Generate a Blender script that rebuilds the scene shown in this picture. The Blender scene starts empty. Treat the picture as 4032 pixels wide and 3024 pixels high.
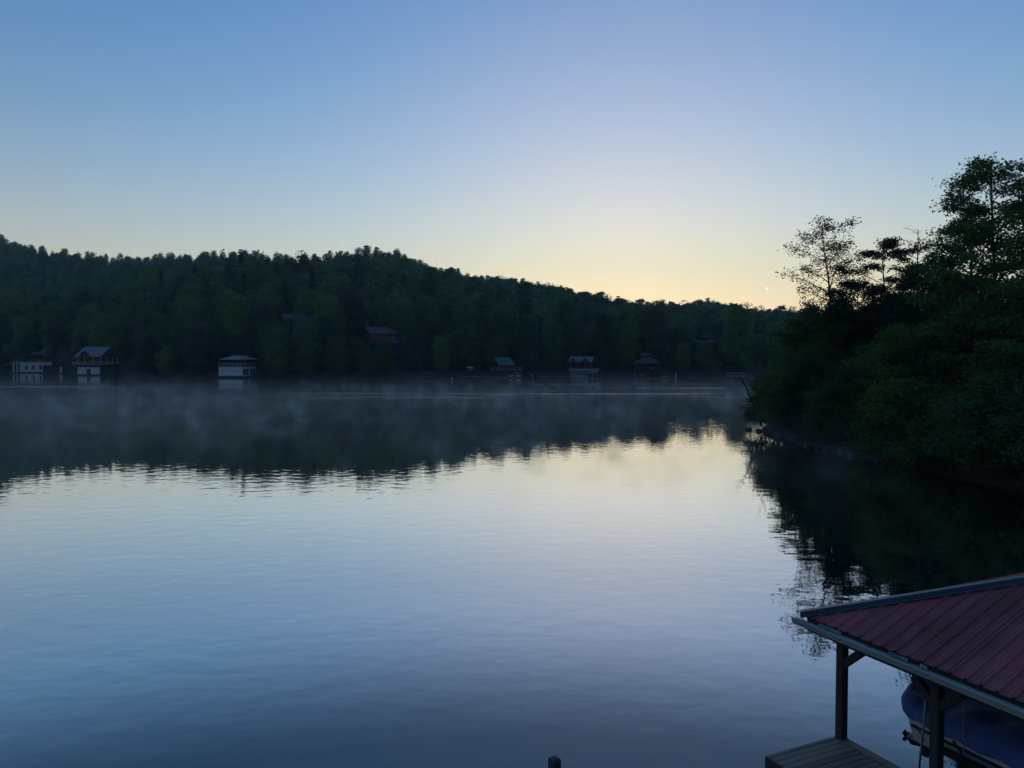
import bpy, bmesh, math, random
import numpy as np
from mathutils import Vector, Matrix

# ------------------------------------------------------------------ camera, sky, sun, exposure
sc = bpy.context.scene
C = sc.collection
CAM_H = 7.5
PITCH = math.radians(1.968)
FPX = 3028.0                      # focal length in pixels of the 4032 px wide photograph
SUN_AZ = math.radians(8.2)        # clockwise from +Y
cam = bpy.data.cameras.new('camera'); cam_ob = bpy.data.objects.new('camera', cam); C.objects.link(cam_ob)
cam.sensor_width = 36.0; cam.lens = 36.0 * FPX / 4032.0
cam.clip_start = 0.1; cam.clip_end = 20000
cam_ob.location = (0, 0, CAM_H); cam_ob.rotation_euler = (math.pi / 2 - PITCH, 0, 0)
sc.camera = cam_ob

world = bpy.data.worlds.new('World'); sc.world = world; world.use_nodes = True
wn, wl = world.node_tree.nodes, world.node_tree.links
wbg = wn['Background']
def wnode(t, **kw):
    n = wn.new(t)
    for k, v in kw.items(): setattr(n, k, v)
    return n
def wmath(op, a, b=None):
    n = wnode('ShaderNodeMath', operation=op)
    for i, v in enumerate((a, b)):
        if v is None: continue
        if hasattr(v, 'default_value'): wl.new(v, n.inputs[i])
        else: n.inputs[i].default_value = v
    return n.outputs[0]
sky = wnode('ShaderNodeTexSky', sky_type='NISHITA', sun_disc=False)
sky.sun_elevation = math.radians(-2.0); sky.sun_rotation = SUN_AZ
sky.air_density = 1.5; sky.dust_density = 2.0; sky.ozone_density = 1.0
tc = wnode('ShaderNodeTexCoord')
nrm = wnode('ShaderNodeVectorMath', operation='NORMALIZE'); wl.new(tc.outputs['Generated'], nrm.inputs[0])
dot = wnode('ShaderNodeVectorMath', operation='DOT_PRODUCT'); wl.new(nrm.outputs[0], dot.inputs[0])
se = math.radians(6)
dot.inputs[1].default_value = (math.sin(SUN_AZ) * math.cos(se), math.cos(SUN_AZ) * math.cos(se), math.sin(se))
theta = wmath('ARCCOSINE', dot.outputs['Value'])
glow = wmath('EXPONENT', wmath('MULTIPLY', wmath('POWER', wmath('MULTIPLY', theta, 180 / math.pi / 17.0), 1.6), -1.0))
sep = wnode('ShaderNodeSeparateXYZ'); wl.new(nrm.outputs[0], sep.inputs[0])
elev = wmath('ARCSINE', wmath('MAXIMUM', sep.outputs[2], 0.0))
hz = wmath('EXPONENT', wmath('MULTIPLY', elev, -180 / math.pi / 7.6))
dawn = wmath('ADD', wmath('MULTIPLY', wmath('ADD', dot.outputs['Value'], 1.0), 0.44), 0.12)   # the pale band is strongest towards the sun
hz = wmath('MULTIPLY', hz, dawn)
def vscale(col, fac):
    n = wnode('ShaderNodeVectorMath', operation='SCALE'); n.inputs[0].default_value = col; wl.new(fac, n.inputs['Scale']); return n.outputs[0]
def vadd(a, b):
    n = wnode('ShaderNodeVectorMath', operation='ADD')
    for i, v in enumerate((a, b)):
        if isinstance(v, tuple): n.inputs[i].default_value = v
        else: wl.new(v, n.inputs[i])
    return n.outputs[0]
mul = wnode('ShaderNodeVectorMath', operation='MULTIPLY'); wl.new(sky.outputs[0], mul.inputs[0]); mul.inputs[1].default_value = (0.2, 8.6, 20.0)
tot = vadd(vadd(mul.outputs[0], vscale((4.1, 2.15, 0.45), glow)), vadd(vscale((13.4, 8.8, 6.7), hz), (0.3, 0.43, 0.74)))
wl.new(tot, wbg.inputs[0]); wbg.inputs[1].default_value = 0.114

sun = bpy.data.lights.new('sun', 'SUN'); sun_ob = bpy.data.objects.new('sun', sun); C.objects.link(sun_ob)
sun.energy = 0.5; sun.angle = math.radians(0.5); sun.color = (1.0, 0.72, 0.42)
SE = math.radians(1.0)            # still behind the ridge
sd = Vector((math.sin(SUN_AZ) * math.cos(SE), math.cos(SUN_AZ) * math.cos(SE), math.sin(SE)))
sun_ob.rotation_euler = sd.to_track_quat('Z', 'Y').to_euler()

sc.view_settings.view_transform = 'Standard'; sc.view_settings.look = 'None'
sc.view_settings.exposure = 0.0; sc.view_settings.gamma = 1.0
cy = sc.cycles
cy.use_denoising = True; cy.max_bounces = 4; cy.diffuse_bounces = 2; cy.glossy_bounces = 2; cy.transmission_bounces = 2
cy.volume_bounces = 0; cy.transparent_max_bounces = 6; cy.caustics_reflective = False; cy.caustics_refractive = False
cy.volume_step_rate = 1.0; cy.volume_max_steps = 256

rng = np.random.default_rng(7); random.seed(7)

# ------------------------------------------------------------------ measuring helpers (photograph pixel -> place)
def ray(x, y):
    u = (x - 2016) / FPX; v = (y - 1512) / FPX
    return np.array([u, math.cos(PITCH) - v * math.sin(PITCH), -math.sin(PITCH) - v * math.cos(PITCH)])
def onz(x, y, z=0.0):
    r = ray(x, y); t = (z - CAM_H) / r[2]; return np.array([0, 0, CAM_H]) + t * r
def aty(x, y, Y):
    r = ray(x, y); return np.array([0, 0, CAM_H]) + Y / r[1] * r
def proj(p):
    d = np.array(p) - [0, 0, CAM_H]
    zc = d[1] * math.cos(PITCH) - d[2] * math.sin(PITCH); vy = -d[1] * math.sin(PITCH) - d[2] * math.cos(PITCH)
    return 2016 + FPX * d[0] / zc, 1512 + FPX * vy / zc
def facing(px): return -math.atan((px - 2016) / FPX)   # yaw that turns a front towards the camera

# ------------------------------------------------------------------ object helpers
def tag(o, label=None, cat=None, group=None, kind=None):
    if label: o['label'] = label
    if cat: o['category'] = cat
    if group: o['group'] = group
    if kind: o['kind'] = kind
    return o
def empty(name, loc, rz=0.0, label=None, cat=None, group=None):
    o = bpy.data.objects.new(name, None); C.objects.link(o); o.empty_display_size = 0.3
    o.location = [float(v) for v in loc]; o.rotation_euler = (0, 0, rz)
    return tag(o, label, cat, group)
def link(name, me, parent=None, mat=None):
    if mat is not None and not me.materials: me.materials.append(mat)
    o = bpy.data.objects.new(name, me); C.objects.link(o); o.parent = parent
    return o
def np_mesh(name, V, F, mat=None, smooth=False):
    """V (n,3) array, F (m,k) array of faces of one size"""
    me = bpy.data.meshes.new(name); V = np.asarray(V, np.float32); F = np.asarray(F, np.int32)
    me.vertices.add(len(V)); me.vertices.foreach_set('co', V.ravel())
    m, k = F.shape
    me.loops.add(m * k); me.loops.foreach_set('vertex_index', F.ravel())
    me.polygons.add(m); me.polygons.foreach_set('loop_start', np.arange(0, m * k, k, dtype=np.int32))
    if smooth: me.polygons.foreach_set('use_smooth', np.ones(m, bool))
    me.update(calc_edges=True)
    if mat: me.materials.append(mat)
    return me
class MB:
    """collects boxes, bars and prisms for one mesh"""
    def __init__(s): s.v = []; s.f = []
    def add(s, vs, fs):
        b = len(s.v); s.v += [tuple(map(float, p)) for p in vs]; s.f += [tuple(b + i for i in f) for f in fs]; return s
    def box(s, x0, x1, y0, y1, z0, z1):
        x0, x1 = sorted((x0, x1)); y0, y1 = sorted((y0, y1)); z0, z1 = sorted((z0, z1))
        return s.add([(x0,y0,z0),(x1,y0,z0),(x1,y1,z0),(x0,y1,z0),(x0,y0,z1),(x1,y0,z1),(x1,y1,z1),(x0,y1,z1)],
                     [(3,2,1,0),(4,5,6,7),(0,1,5,4),(1,2,6,5),(2,3,7,6),(3,0,4,7)])
    def bar(s, a, b, w, h=None, up=(0, 0, 1)):
        a, b = Vector(a), Vector(b); d = (b - a).normalized(); h = h or w
        sx = d.cross(Vector(up))
        if sx.length < 1e-4: sx = d.cross(Vector((1, 0, 0)))
        sx.normalize(); sy = d.cross(sx).normalized()
        c = [(-1,-1),(1,-1),(1,1),(-1,1)]
        vs = [p + sx * (i * w / 2) + sy * (j * h / 2) for p in (a, b) for i, j in c]
        return s.add(vs, [(0,1,2,3),(7,6,5,4),(0,4,5,1),(1,5,6,2),(2,6,7,3),(3,7,4,0)])
    def tube(s, pts, radii, n=6):
        rings = []
        for i, p in enumerate(pts):
            p = Vector(p); d = (Vector(pts[min(i + 1, len(pts) - 1)]) - Vector(pts[max(i - 1, 0)])).normalized()
            ax = d.cross(Vector((0, 0, 1)))
            if ax.length < 1e-3: ax = Vector((1, 0, 0))
            ax.normalize(); ay = d.cross(ax)
            r = radii[i] if hasattr(radii, '__len__') else radii
            rings.append([p + (ax * math.cos(2*math.pi*k/n) + ay * math.sin(2*math.pi*k/n)) * r for k in range(n)])
        vs = [q for rg in rings for q in rg]; fs = []
        for i in range(len(pts) - 1):
            for k in range(n): fs.append((i*n+k, i*n+(k+1)%n, (i+1)*n+(k+1)%n, (i+1)*n+k))
        fs += [tuple(range(n))[::-1], tuple((len(pts)-1)*n+k for k in range(n))]
        return s.add(vs, fs)
    def slab(s, quad, t):
        """a sheet (3 or 4 corners, seen from above counter-clockwise) thickened downwards"""
        n = len(quad); q = [Vector(p) for p in quad]; lo = [p - Vector((0, 0, t)) for p in q]
        fs = [tuple(range(n)), tuple(range(2*n-1, n-1, -1))] + [(i, n+i, n+(i+1)%n, (i+1)%n) for i in range(n)]
        return s.add(q + lo, fs)
    def mesh(s, name, mat=None, bevel=0, smooth=False):
        me = bpy.data.meshes.new(name); me.from_pydata(s.v, [], s.f); me.validate()
        if bevel or smooth:
            bm = bmesh.new(); bm.from_mesh(me); bmesh.ops.remove_doubles(bm, verts=bm.verts, dist=1e-5)
            if bevel: bmesh.ops.bevel(bm, geom=bm.edges[:], offset=bevel, segments=1, affect='EDGES', clamp_overlap=True)
            if smooth:
                for f in bm.faces: f.smooth = True
            bmesh.ops.recalc_face_normals(bm, faces=bm.faces); bm.to_mesh(me); bm.free()
        if mat: me.materials.append(mat)
        return me
    def build(s, name, mat, parent=None, bevel=0, smooth=False, loc=None):
        o = link(name, s.mesh(name, mat, bevel, smooth), parent)
        if loc: o.location = loc
        return o

# ------------------------------------------------------------------ materials
def mat(name, col, rough=0.7, var=0.25, scale=2.0, metal=0.0, bump=0.0, stretch=None, spec=0.5):
    m = bpy.data.materials.new(name); m.use_nodes = True
    n, l = m.node_tree.nodes, m.node_tree.links; b = n['Principled BSDF']
    b.inputs['Roughness'].default_value = rough; b.inputs['Metallic'].default_value = metal
    b.inputs['Specular IOR Level'].default_value = spec
    t = n.new('ShaderNodeTexCoord'); src = t.outputs['Object']
    if stretch:
        mp = n.new('ShaderNodeMapping'); mp.inputs['Scale'].default_value = stretch; l.new(src, mp.inputs[0]); src = mp.outputs[0]
    nz = n.new('ShaderNodeTexNoise'); nz.inputs['Scale'].default_value = scale; nz.inputs['Detail'].default_value = 5; l.new(src, nz.inputs['Vector'])
    oi = n.new('ShaderNodeObjectInfo')
    ad = n.new('ShaderNodeMath'); ad.operation = 'MULTIPLY_ADD'; l.new(oi.outputs['Random'], ad.inputs[0]); ad.inputs[1].default_value = 0.35; l.new(nz.outputs[0], ad.inputs[2])
    mr = n.new('ShaderNodeMapRange'); l.new(ad.outputs[0], mr.inputs[0]); mr.inputs[1].default_value = 0.4; mr.inputs[2].default_value = 0.95
    mr.inputs[3].default_value = 1 - var; mr.inputs[4].default_value = 1 + var
    mx = n.new('ShaderNodeVectorMath'); mx.operation = 'SCALE'; mx.inputs[0].default_value = col; l.new(mr.outputs[0], mx.inputs['Scale'])
    l.new(mx.outputs[0], b.inputs['Base Color'])
    if bump:
        bp = n.new('ShaderNodeBump'); bp.inputs['Strength'].default_value = 0.6; bp.inputs['Distance'].default_value = bump
        l.new(nz.outputs[0], bp.inputs['Height']); l.new(bp.outputs[0], b.inputs['Normal'])
    return m
def leaf_mat(name, col, col2):
    m = bpy.data.materials.new(name); m.use_nodes = True
    n, l = m.node_tree.nodes, m.node_tree.links; b = n['Principled BSDF']; out = n['Material Output']
    oi = n.new('ShaderNodeObjectInfo'); t = n.new('ShaderNodeTexCoord')
    nz = n.new('ShaderNodeTexNoise'); nz.inputs['Scale'].default_value = 0.45; nz.inputs['Detail'].default_value = 2; l.new(t.outputs['Object'], nz.inputs['Vector'])
    ad = n.new('ShaderNodeMath'); ad.operation = 'MULTIPLY_ADD'; l.new(oi.outputs['Random'], ad.inputs[0]); ad.inputs[1].default_value = 1.6; l.new(nz.outputs[0], ad.inputs[2])
    mr = n.new('ShaderNodeMapRange'); l.new(ad.outputs[0], mr.inputs[0]); mr.inputs[1].default_value = 0.3; mr.inputs[2].default_value = 2.2
    mx = n.new('ShaderNodeMix'); mx.data_type = 'RGBA'; l.new(mr.outputs[0], mx.inputs[0])
    mx.inputs[6].default_value = (*col, 1); mx.inputs[7].default_value = (*col2, 1)
    b.inputs['Roughness'].default_value = 0.65; b.inputs['Specular IOR Level'].default_value = 0.25
    l.new(mx.outputs[2], b.inputs['Base Color'])
    tr = n.new('ShaderNodeBsdfTranslucent'); l.new(mx.outputs[2], tr.inputs[0])
    ms = n.new('ShaderNodeMixShader'); ms.inputs[0].default_value = 0.3
    l.new(b.outputs[0], ms.inputs[1]); l.new(tr.outputs[0], ms.inputs[2]); l.new(ms.outputs[0], out.inputs[0])
    return m
M = dict(
    bark=mat('bark', (0.05, 0.042, 0.036), 0.9, 0.35, 3, bump=0.02, stretch=(4, 4, 0.7)),
    leaf=leaf_mat('leaf_green', (0.048, 0.115, 0.036), (0.11, 0.21, 0.05)),
    leaf_dark=leaf_mat('leaf_dark_green', (0.022, 0.062, 0.032), (0.046, 0.11, 0.04)),
    leaf_bright=leaf_mat('leaf_bright_green', (0.1, 0.2, 0.036), (0.14, 0.25, 0.05)),
    leaf_grey=leaf_mat('leaf_grey_green', (0.06, 0.075, 0.05), (0.1, 0.115, 0.075)),
    leaf_forest=leaf_mat('leaf_forest', (0.03, 0.085, 0.042), (0.15, 0.26, 0.07)),
    needle=leaf_mat('pine_needle', (0.014, 0.036, 0.02), (0.026, 0.06, 0.028)),
    soil=mat('leaf_litter', (0.022, 0.026, 0.016), 0.95, 0.5, 0.4, bump=0.2),
    rock=mat('wet_rock', (0.07, 0.065, 0.065), 0.75, 0.4, 2.5, bump=0.08),
    white=mat('white_paint', (0.62, 0.64, 0.64), 0.6, 0.1, 0.8),
    offwhite=mat('weathered_white', (0.45, 0.46, 0.46), 0.7, 0.15, 0.8),
    greywall=mat('grey_siding', (0.13, 0.135, 0.14), 0.8, 0.2, 1.0),
    stone=mat('grey_stone', (0.1, 0.095, 0.095), 0.85, 0.4, 2.0, bump=0.05),
    darkwood=mat('dark_stained_wood', (0.045, 0.036, 0.03), 0.8, 0.3, 2.0),
    redwood=mat('reddish_wood', (0.06, 0.034, 0.026), 0.75, 0.25, 1.5),
    browndeck=mat('brown_deck_wood', (0.15, 0.09, 0.05), 0.75, 0.25, 1.5),
    terracotta=mat('brown_parapet', (0.17, 0.085, 0.06), 0.8, 0.2, 1.0),
    shingle=mat('grey_shingle', (0.13, 0.135, 0.15), 0.75, 0.18, 1.2),
    shingle_dark=mat('dark_shingle', (0.07, 0.065, 0.07), 0.8, 0.25, 1.2),
    metalroof=mat('pale_metal_roof', (0.3, 0.29, 0.29), 0.5, 0.12, 0.6),
    bluedoor=mat('slate_blue_door', (0.09, 0.14, 0.2), 0.6, 0.1, 1.0),
    dimwhite=mat('grey_white_paint', (0.2, 0.22, 0.24), 0.7, 0.15, 0.8),
    shingle_pale=mat('pale_shingle', (0.2, 0.205, 0.22), 0.7, 0.15, 1.0),
    pane=mat('window_glass', (0.015, 0.018, 0.022), 0.08, 0.1, 1.0),
    dock=mat('grey_dock_wood', (0.13, 0.125, 0.12), 0.85, 0.3, 1.0),
    yellow=mat('yellow_plastic', (0.45, 0.32, 0.03), 0.5, 0.1, 1.0),
    roofred=mat('red_roof_metal', (0.38, 0.09, 0.09), 0.5, 0.4, 1.1, stretch=(0.4, 2.2, 2.2), bump=0.0015, spec=0.25),
    hipgrey=mat('grey_blue_trim_metal', (0.06, 0.072, 0.1), 0.45, 0.12, 1.0),
    gutter=mat('grey_green_gutter', (0.44, 0.49, 0.48), 0.4, 0.15, 1.5),
    fascia=mat('dark_fascia', (0.03, 0.034, 0.04), 0.8, 0.2, 2.0),
    flash=mat('pale_flashing', (0.26, 0.29, 0.3), 0.6, 0.6, 9.0),
    plank=mat('weathered_plank', (0.24, 0.175, 0.125), 0.75, 0.5, 3.0, stretch=(1.0, 9, 9), bump=0.006),
    post=mat('dark_timber', (0.062, 0.056, 0.05), 0.8, 0.3, 2.5, stretch=(6, 6, 0.8), bump=0.006),
    hull=mat('white_gelcoat', (0.72, 0.74, 0.72), 0.3, 0.1, 1.5),
    tarp=mat('blue_canvas', (0.075, 0.125, 0.3), 0.75, 0.18, 2.0, bump=0.02),
    black=mat('black_rubber', (0.012, 0.012, 0.013), 0.5, 0.2, 4.0),
    strap=mat('black_webbing', (0.016, 0.016, 0.018), 0.8, 0.2, 4.0),
    steel=mat('galvanised_pipe', (0.35, 0.37, 0.38), 0.45, 0.2, 4.0, metal=0.6),
)

# ------------------------------------------------------------------ water
def water_mat():
    m = bpy.data.materials.new('lake_water'); m.use_nodes = True
    n, l = m.node_tree.nodes, m.node_tree.links; b = n['Principled BSDF']
    g = n.new('ShaderNodeNewGeometry')
    def noise(scale, detail=2.0, st=(1, 1, 1), rot=0.0, rough=0.5):
        mp = n.new('ShaderNodeMapping'); mp.inputs['Scale'].default_value = st; mp.inputs['Rotation'].default_value = (0, 0, rot); l.new(g.outputs['Position'], mp.inputs[0])
        t = n.new('ShaderNodeTexNoise'); t.inputs['Scale'].default_value = scale; t.inputs['Detail'].default_value = detail; t.inputs['Roughness'].default_value = rough
        l.new(mp.outputs[0], t.inputs['Vector']); return t.outputs[0]
    def mth(op, a, b_=None, c=None):
        k = n.new('ShaderNodeMath'); k.operation = op
        for i, v in enumerate((a, b_, c)):
            if v is None: continue
            if hasattr(v, 'default_value'): l.new(v, k.inputs[i])
            else: k.inputs[i].default_value = v
        return k.outputs[0]
    def mrange(v, a, b_, c, d):
        k = n.new('ShaderNodeMapRange'); k.interpolation_type = 'SMOOTHSTEP'; l.new(v, k.inputs[0])
        for i, x in enumerate((a, b_, c, d)): k.inputs[1 + i].default_value = x
        return k.outputs[0]
    # wind lanes: long ruffled streaks far out on the lake
    sp = n.new('ShaderNodeSeparateXYZ'); l.new(g.outputs['Position'], sp.inputs[0])
    lanes = mrange(noise(0.085, 5.0, (0.16, 1, 1), 0.08, 0.68), 0.41, 0.63, 0.0, 1.0)
    far = mth('MULTIPLY', mrange(sp.outputs[1], 95.0, 150.0, 0.0, 1.0), mrange(sp.outputs[1], 205.0, 250.0, 1.0, 0.15))
    lane = mth('MULTIPLY', lanes, far)
    calm = mrange(noise(0.03, 2.0, (0.5, 1, 1), 0.3), 0.35, 0.65, 0.35, 1.2)
    # ripples: heights in metres
    r1 = noise(1.25, 1.5, (0.72, 1, 1), -0.3)
    r2 = noise(3.2, 1.5, (0.6, 1, 1), 0.25)
    r3 = noise(0.25, 1.0, (0.6, 1, 1), 0.05)
    hgt = mth('ADD', mth('MULTIPLY', r1, 0.0115), mth('ADD', mth('MULTIPLY', r2, 0.0026), mth('MULTIPLY', r3, 0.0035)))
    hgt = mth('MULTIPLY', hgt, calm)
    bp = n.new('ShaderNodeBump'); bp.inputs['Strength'].default_value = 1.0; bp.inputs['Distance'].default_value = 1.0
    l.new(hgt, bp.inputs['Height'])
    ro = mth('MULTIPLY_ADD', lane, 0.135, 0.022)
    lw = n.new('ShaderNodeLayerWeight'); lw.inputs['Blend'].default_value = 0.5; l.new(bp.outputs[0], lw.inputs['Normal'])
    rp = n.new('ShaderNodeValToRGB'); cr = rp.color_ramp; cr.interpolation = 'EASE'   # reflectance against angle of view
    stops = [(0.0, .03), (.40, .06), (.54, .2), (.70, .74), (.84, .93), (.95, .99), (1.0, 1.0)]
    while len(cr.elements) < len(stops): cr.elements.new(0.5)
    for e_, (p_, v_) in zip(cr.elements, stops): e_.position = p_; e_.color = (v_, v_, v_, 1)
    l.new(lw.outputs['Facing'], rp.inputs[0])
    df = n.new('ShaderNodeBsdfDiffuse'); df.inputs[0].default_value = (0.012, 0.024, 0.032, 1)
    gl = n.new('ShaderNodeBsdfGlossy'); gl.inputs[0].default_value = (1, .965, .92, 1); l.new(ro, gl.inputs['Roughness']); l.new(bp.outputs[0], gl.inputs['Normal'])
    ms = n.new('ShaderNodeMixShader'); l.new(rp.outputs[0], ms.inputs[0]); l.new(df.outputs[0], ms.inputs[1]); l.new(gl.outputs[0], ms.inputs[2])
    l.new(ms.outputs[0], n['Material Output'].inputs[0]); n.remove(b)
    return m
me = bpy.data.meshes.new('lake'); S = 2350
me.from_pydata([(-S, -390, 0), (S, -390, 0), (S, 1880, 0), (-S, 1880, 0)], [], [(0, 1, 2, 3)]); me.materials.append(water_mat())
tag(link('water', me), 'calm grey-blue lake mirroring the dawn sky and hills', kind='structure')

# ------------------------------------------------------------------ far shore terrain
SKYLINE = np.array([(-1500,800),(-300,860),(0,906),(55,939),(110,948),(200,975),(270,979),(420,999),(600,999),(775,985),(875,979),(1090,984),(1185,993),(1280,984),(1370,972),(1460,966),(1550,979),(1640,1012),(1730,1048),(1820,1063),(2005,1085),(2100,1106),(2190,1121),(2280,1148),(2370,1167),(2460,1188),(2550,1194),(2640,1197),(2735,1185),(2770,1176),(2845,1188),(2915,1203),(3010,1212),(3100,1225),(3200,1240),(3600,1230),(4200,1150),(5500,1050)], float)
SKYDIST = np.array([(-1500,1000),(0,1000),(420,950),(875,880),(1460,740),(2005,800),(2640,900),(3200,960),(5500,960)], float)
FRONT = np.array([(-1500,1150),(0,1170),(250,1165),(480,1130),(700,1075),(900,1040),(1200,1048),(1500,1060),(2000,1150),(2500,1232),(2800,1258),(3200,1285),(5500,1285)], float)
SHORE = np.array([(-1500,470),(-300,425),(0,400),(180,383),(260,352),(440,330),(560,305),(720,290),(1000,286),(2900,286),(3300,290),(5500,300)], float)
ip = lambda A, x: np.interp(x, A[:, 0], A[:, 1])
TREE = 17.0
def column(x):
    """terrain profile (distance along +Y, height) for a compass direction given as photo column"""
    ds, dk = float(ip(SHORE, x)), float(ip(SKYDIST, x))
    df = max(430.0, ds + 70)
    zf = (1408 - float(ip(FRONT, x))) / FPX * df + CAM_H - TREE
    zk = (1408 - float(ip(SKYLINE, x))) / FPX * dk + CAM_H - TREE
    zf = max(zf, 5.0)
    zd = max(zf - 9, 4.0) if x < 1500 else zf + (zk - zf) * 0.2
    return np.array([ds - 6, ds, ds + 3, ds + 12, df, df + 110, dk, dk + 140, dk + 700]), np.array([-1.6, -0.1, 0.9, 2.6, zf, zd, zk, zk - 22, zk - 60])
def terrain(x, d):
    D, Z = column(x); return float(np.interp(d, D, Z))
xs = np.arange(-1500, 5501, 60.0)
t_rows = np.concatenate([np.linspace(0, 0.12, 8), np.linspace(0.14, 1, 44)])
V = []
for x in xs:
    D, Z = column(x)
    for t in t_rows:
        d = D[0] + (D[-1] - D[0]) * t
        V.append(((x - 2016) / FPX * d, d, float(np.interp(d, D, Z)) + (rng.normal(0, 0.35) if t > 0.05 else 0)))
nr = len(t_rows)
F = [(i*nr+j, (i+1)*nr+j, (i+1)*nr+j+1, i*nr+j+1) for i in range(len(xs)-1) for j in range(nr-1)]
tag(link('hillside', np_mesh('hillside', V, F, M['soil'], True)), 'wooded hillside beyond the lake', kind='structure')

# bank of the near right-hand point
BANK = [(25.2, 80.5), (25.5, 74), (25.9, 67), (26.2, 60), (27.6, 53.5), (28.6, 47), (28.8, 40), (29.5, 30), (33, 18), (40, 8)]
bx = np.array([p[0] for p in BANK]); by = np.array([p[1] for p in BANK])
def shore_x(y): return float(np.interp(y, by[::-1], bx[::-1]))
def bank_z(x, y):
    e = x - shore_x(min(y, 80.5))
    z = -1.0 + 1.5 * min(max((e + 1.5) / 2.6, 0), 1) + 0.27 * max(e - 1.0, 0)
    if y > 78: z -= (y - 78) ** 1.5 * 0.09 * (1 if e < 25 else 0.6)
    return min(z, 9.5)
ys_ = np.linspace(8, 112, 70); es_ = np.concatenate([np.linspace(-3, 4, 15), np.linspace(5, 60, 30)])
V = [(shore_x(min(y, 80.5)) + e, y, bank_z(shore_x(min(y, 80.5)) + e, y) + rng.normal(0, 0.07)) for y in ys_ for e in es_]
ne = len(es_)
F = [(i*ne+j, i*ne+j+1, (i+1)*ne+j+1, (i+1)*ne+j) for i in range(len(ys_)-1) for j in range(ne-1)]
tag(link('bank', np_mesh('bank', V, F, M['soil'], True)), 'dark wooded point of land at the water', kind='structure')
# own shore under the camera
V = [(x, y, max(-1.2, min(5.6, 0.2 + (2.5 - y) * 0.95)) + rng.normal(0, 0.05)) for y in np.linspace(-60, 5.5, 30) for x in np.linspace(-80, 60, 30)]
F = [(i*30+j, i*30+j+1, (i+1)*30+j+1, (i+1)*30+j) for i in range(29) for j in range(29)]
tag(link('near_bank', np_mesh('near_bank', V, F, M['soil'], True)), 'sloping bank below the viewpoint', kind='structure')

# ------------------------------------------------------------------ tree meshes
def leaf_quads(P, size, up=0.35, rg=rng, N=None):
    n = len(P)
    a = rg.normal(size=(n, 3)); a[:, 2] *= 0.45; a /= np.linalg.norm(a, axis=1)[:, None]
    t = rg.normal(size=(n, 3)); t[:, 2] += up * 3
    if N is not None:                       # leaves turned towards the outside of the crown
        t = N * 2.2 + rg.normal(size=(n, 3)) * 0.55; a = a - N * np.sum(a * N, axis=1)[:, None] * .85; a /= np.linalg.norm(a, axis=1)[:, None] + 1e-9
    b = np.cross(a, t); b /= np.linalg.norm(b, axis=1)[:, None] + 1e-9
    s = size * rg.uniform(0.65, 1.3, (n, 1))
    V = np.empty((n, 4, 3)); V[:, 0] = P - a * s * 0.5; V[:, 1] = P + b * s * 0.32; V[:, 2] = P + a * s * 0.5; V[:, 3] = P - b * s * 0.32
    return V.reshape(-1, 3), np.arange(n * 4).reshape(n, 4)
def cloud_tree(seed, H, R, base, nlobe, per, leaf, conifer=False):
    """far tree: (trunk mesh, crown mesh); crown of leaf faces on many overlapping lobes"""
    rg = np.random.default_rng(seed); P = []
    for i in range(nlobe):
        u = (i + rg.uniform()) / nlobe
        z = base + (H - base) * u
        prof = (1 - u) ** 0.9 + 0.06 if conifer else math.sin(math.pi * (0.14 + 0.80 * u)) ** 0.75
        rad = R * prof; az = i * 2.4 + rg.uniform(-.5, .5); rr = rad * rg.uniform(0.25, 0.72)
        c = np.array([math.cos(az) * rr, math.sin(az) * rr, z - (rr * 0.3 if conifer else 0)])
        lr = (R * 0.36 + 0.5 * rad * 0.35) * rg.uniform(0.7, 1.15)
        if conifer: lr *= 0.6
        d = rg.normal(size=(per, 3)); d /= np.linalg.norm(d, axis=1)[:, None]
        q = c + d * lr * np.array([1, 1, 0.3 if conifer else 0.72]) * rg.uniform(0.55, 1.08, (per, 1))
        o_ = q - np.array([0, 0, base + (H - base) * .42]); o_ /= np.linalg.norm(o_, axis=1)[:, None] + 1e-9
        nn = d * .75 + o_ * .6 + np.array([0, 0, .15]); nn /= np.linalg.norm(nn, axis=1)[:, None]
        keep = d[:, 2] > -0.75; P.append(np.hstack([q, nn])[keep])
    P = np.concatenate(P); P = P[P[:, 2] > 0.2]
    V, Fq = leaf_quads(P[:, :3], leaf, 1.0, rg, P[:, 3:])
    t = MB().tube([(0, 0, -1.5), (rg.uniform(-.2, .2), rg.uniform(-.2, .2), H * 0.4), (rg.uniform(-.4, .4), rg.uniform(-.4, .4), H * 0.88)], [H * .018, H * .013, H * .004], 6)
    for i in range(4):
        u = 0.3 + 0.14 * i; az = i * 2.4 + seed
        t.tube([(0, 0, H * u), (math.cos(az) * R * .35, math.sin(az) * R * .35, H * (u + .1)), (math.cos(az) * R * .7, math.sin(az) * R * .7, H * (u + .17))], [H*.007, H*.005, H*.002], 4)
    return t, V, Fq
FAR = []            # (trunk mesh, {material: crown mesh}, height, radius, conifer)
specs = [(18, 6.2, 1.0, 26, 330), (21, 7.0, 1.5, 30, 320), (16, 6.6, 0.6, 26, 330), (24, 6.2, 3.0, 30, 310), (10, 4.8, 0.4, 18, 320), (20, 8.0, 0.8, 34, 310)]
for i, (H, R, b, nl, per) in enumerate(specs):
    t, V, Fq = cloud_tree(100 + i, H, R, b, nl, per, 0.66)
    FAR.append((t.mesh('trunk', M['bark']), {k: np_mesh('crown', V, Fq, M[k]) for k in ('leaf', 'leaf_dark', 'leaf_bright', 'leaf_grey')}, H, R, False))
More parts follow.
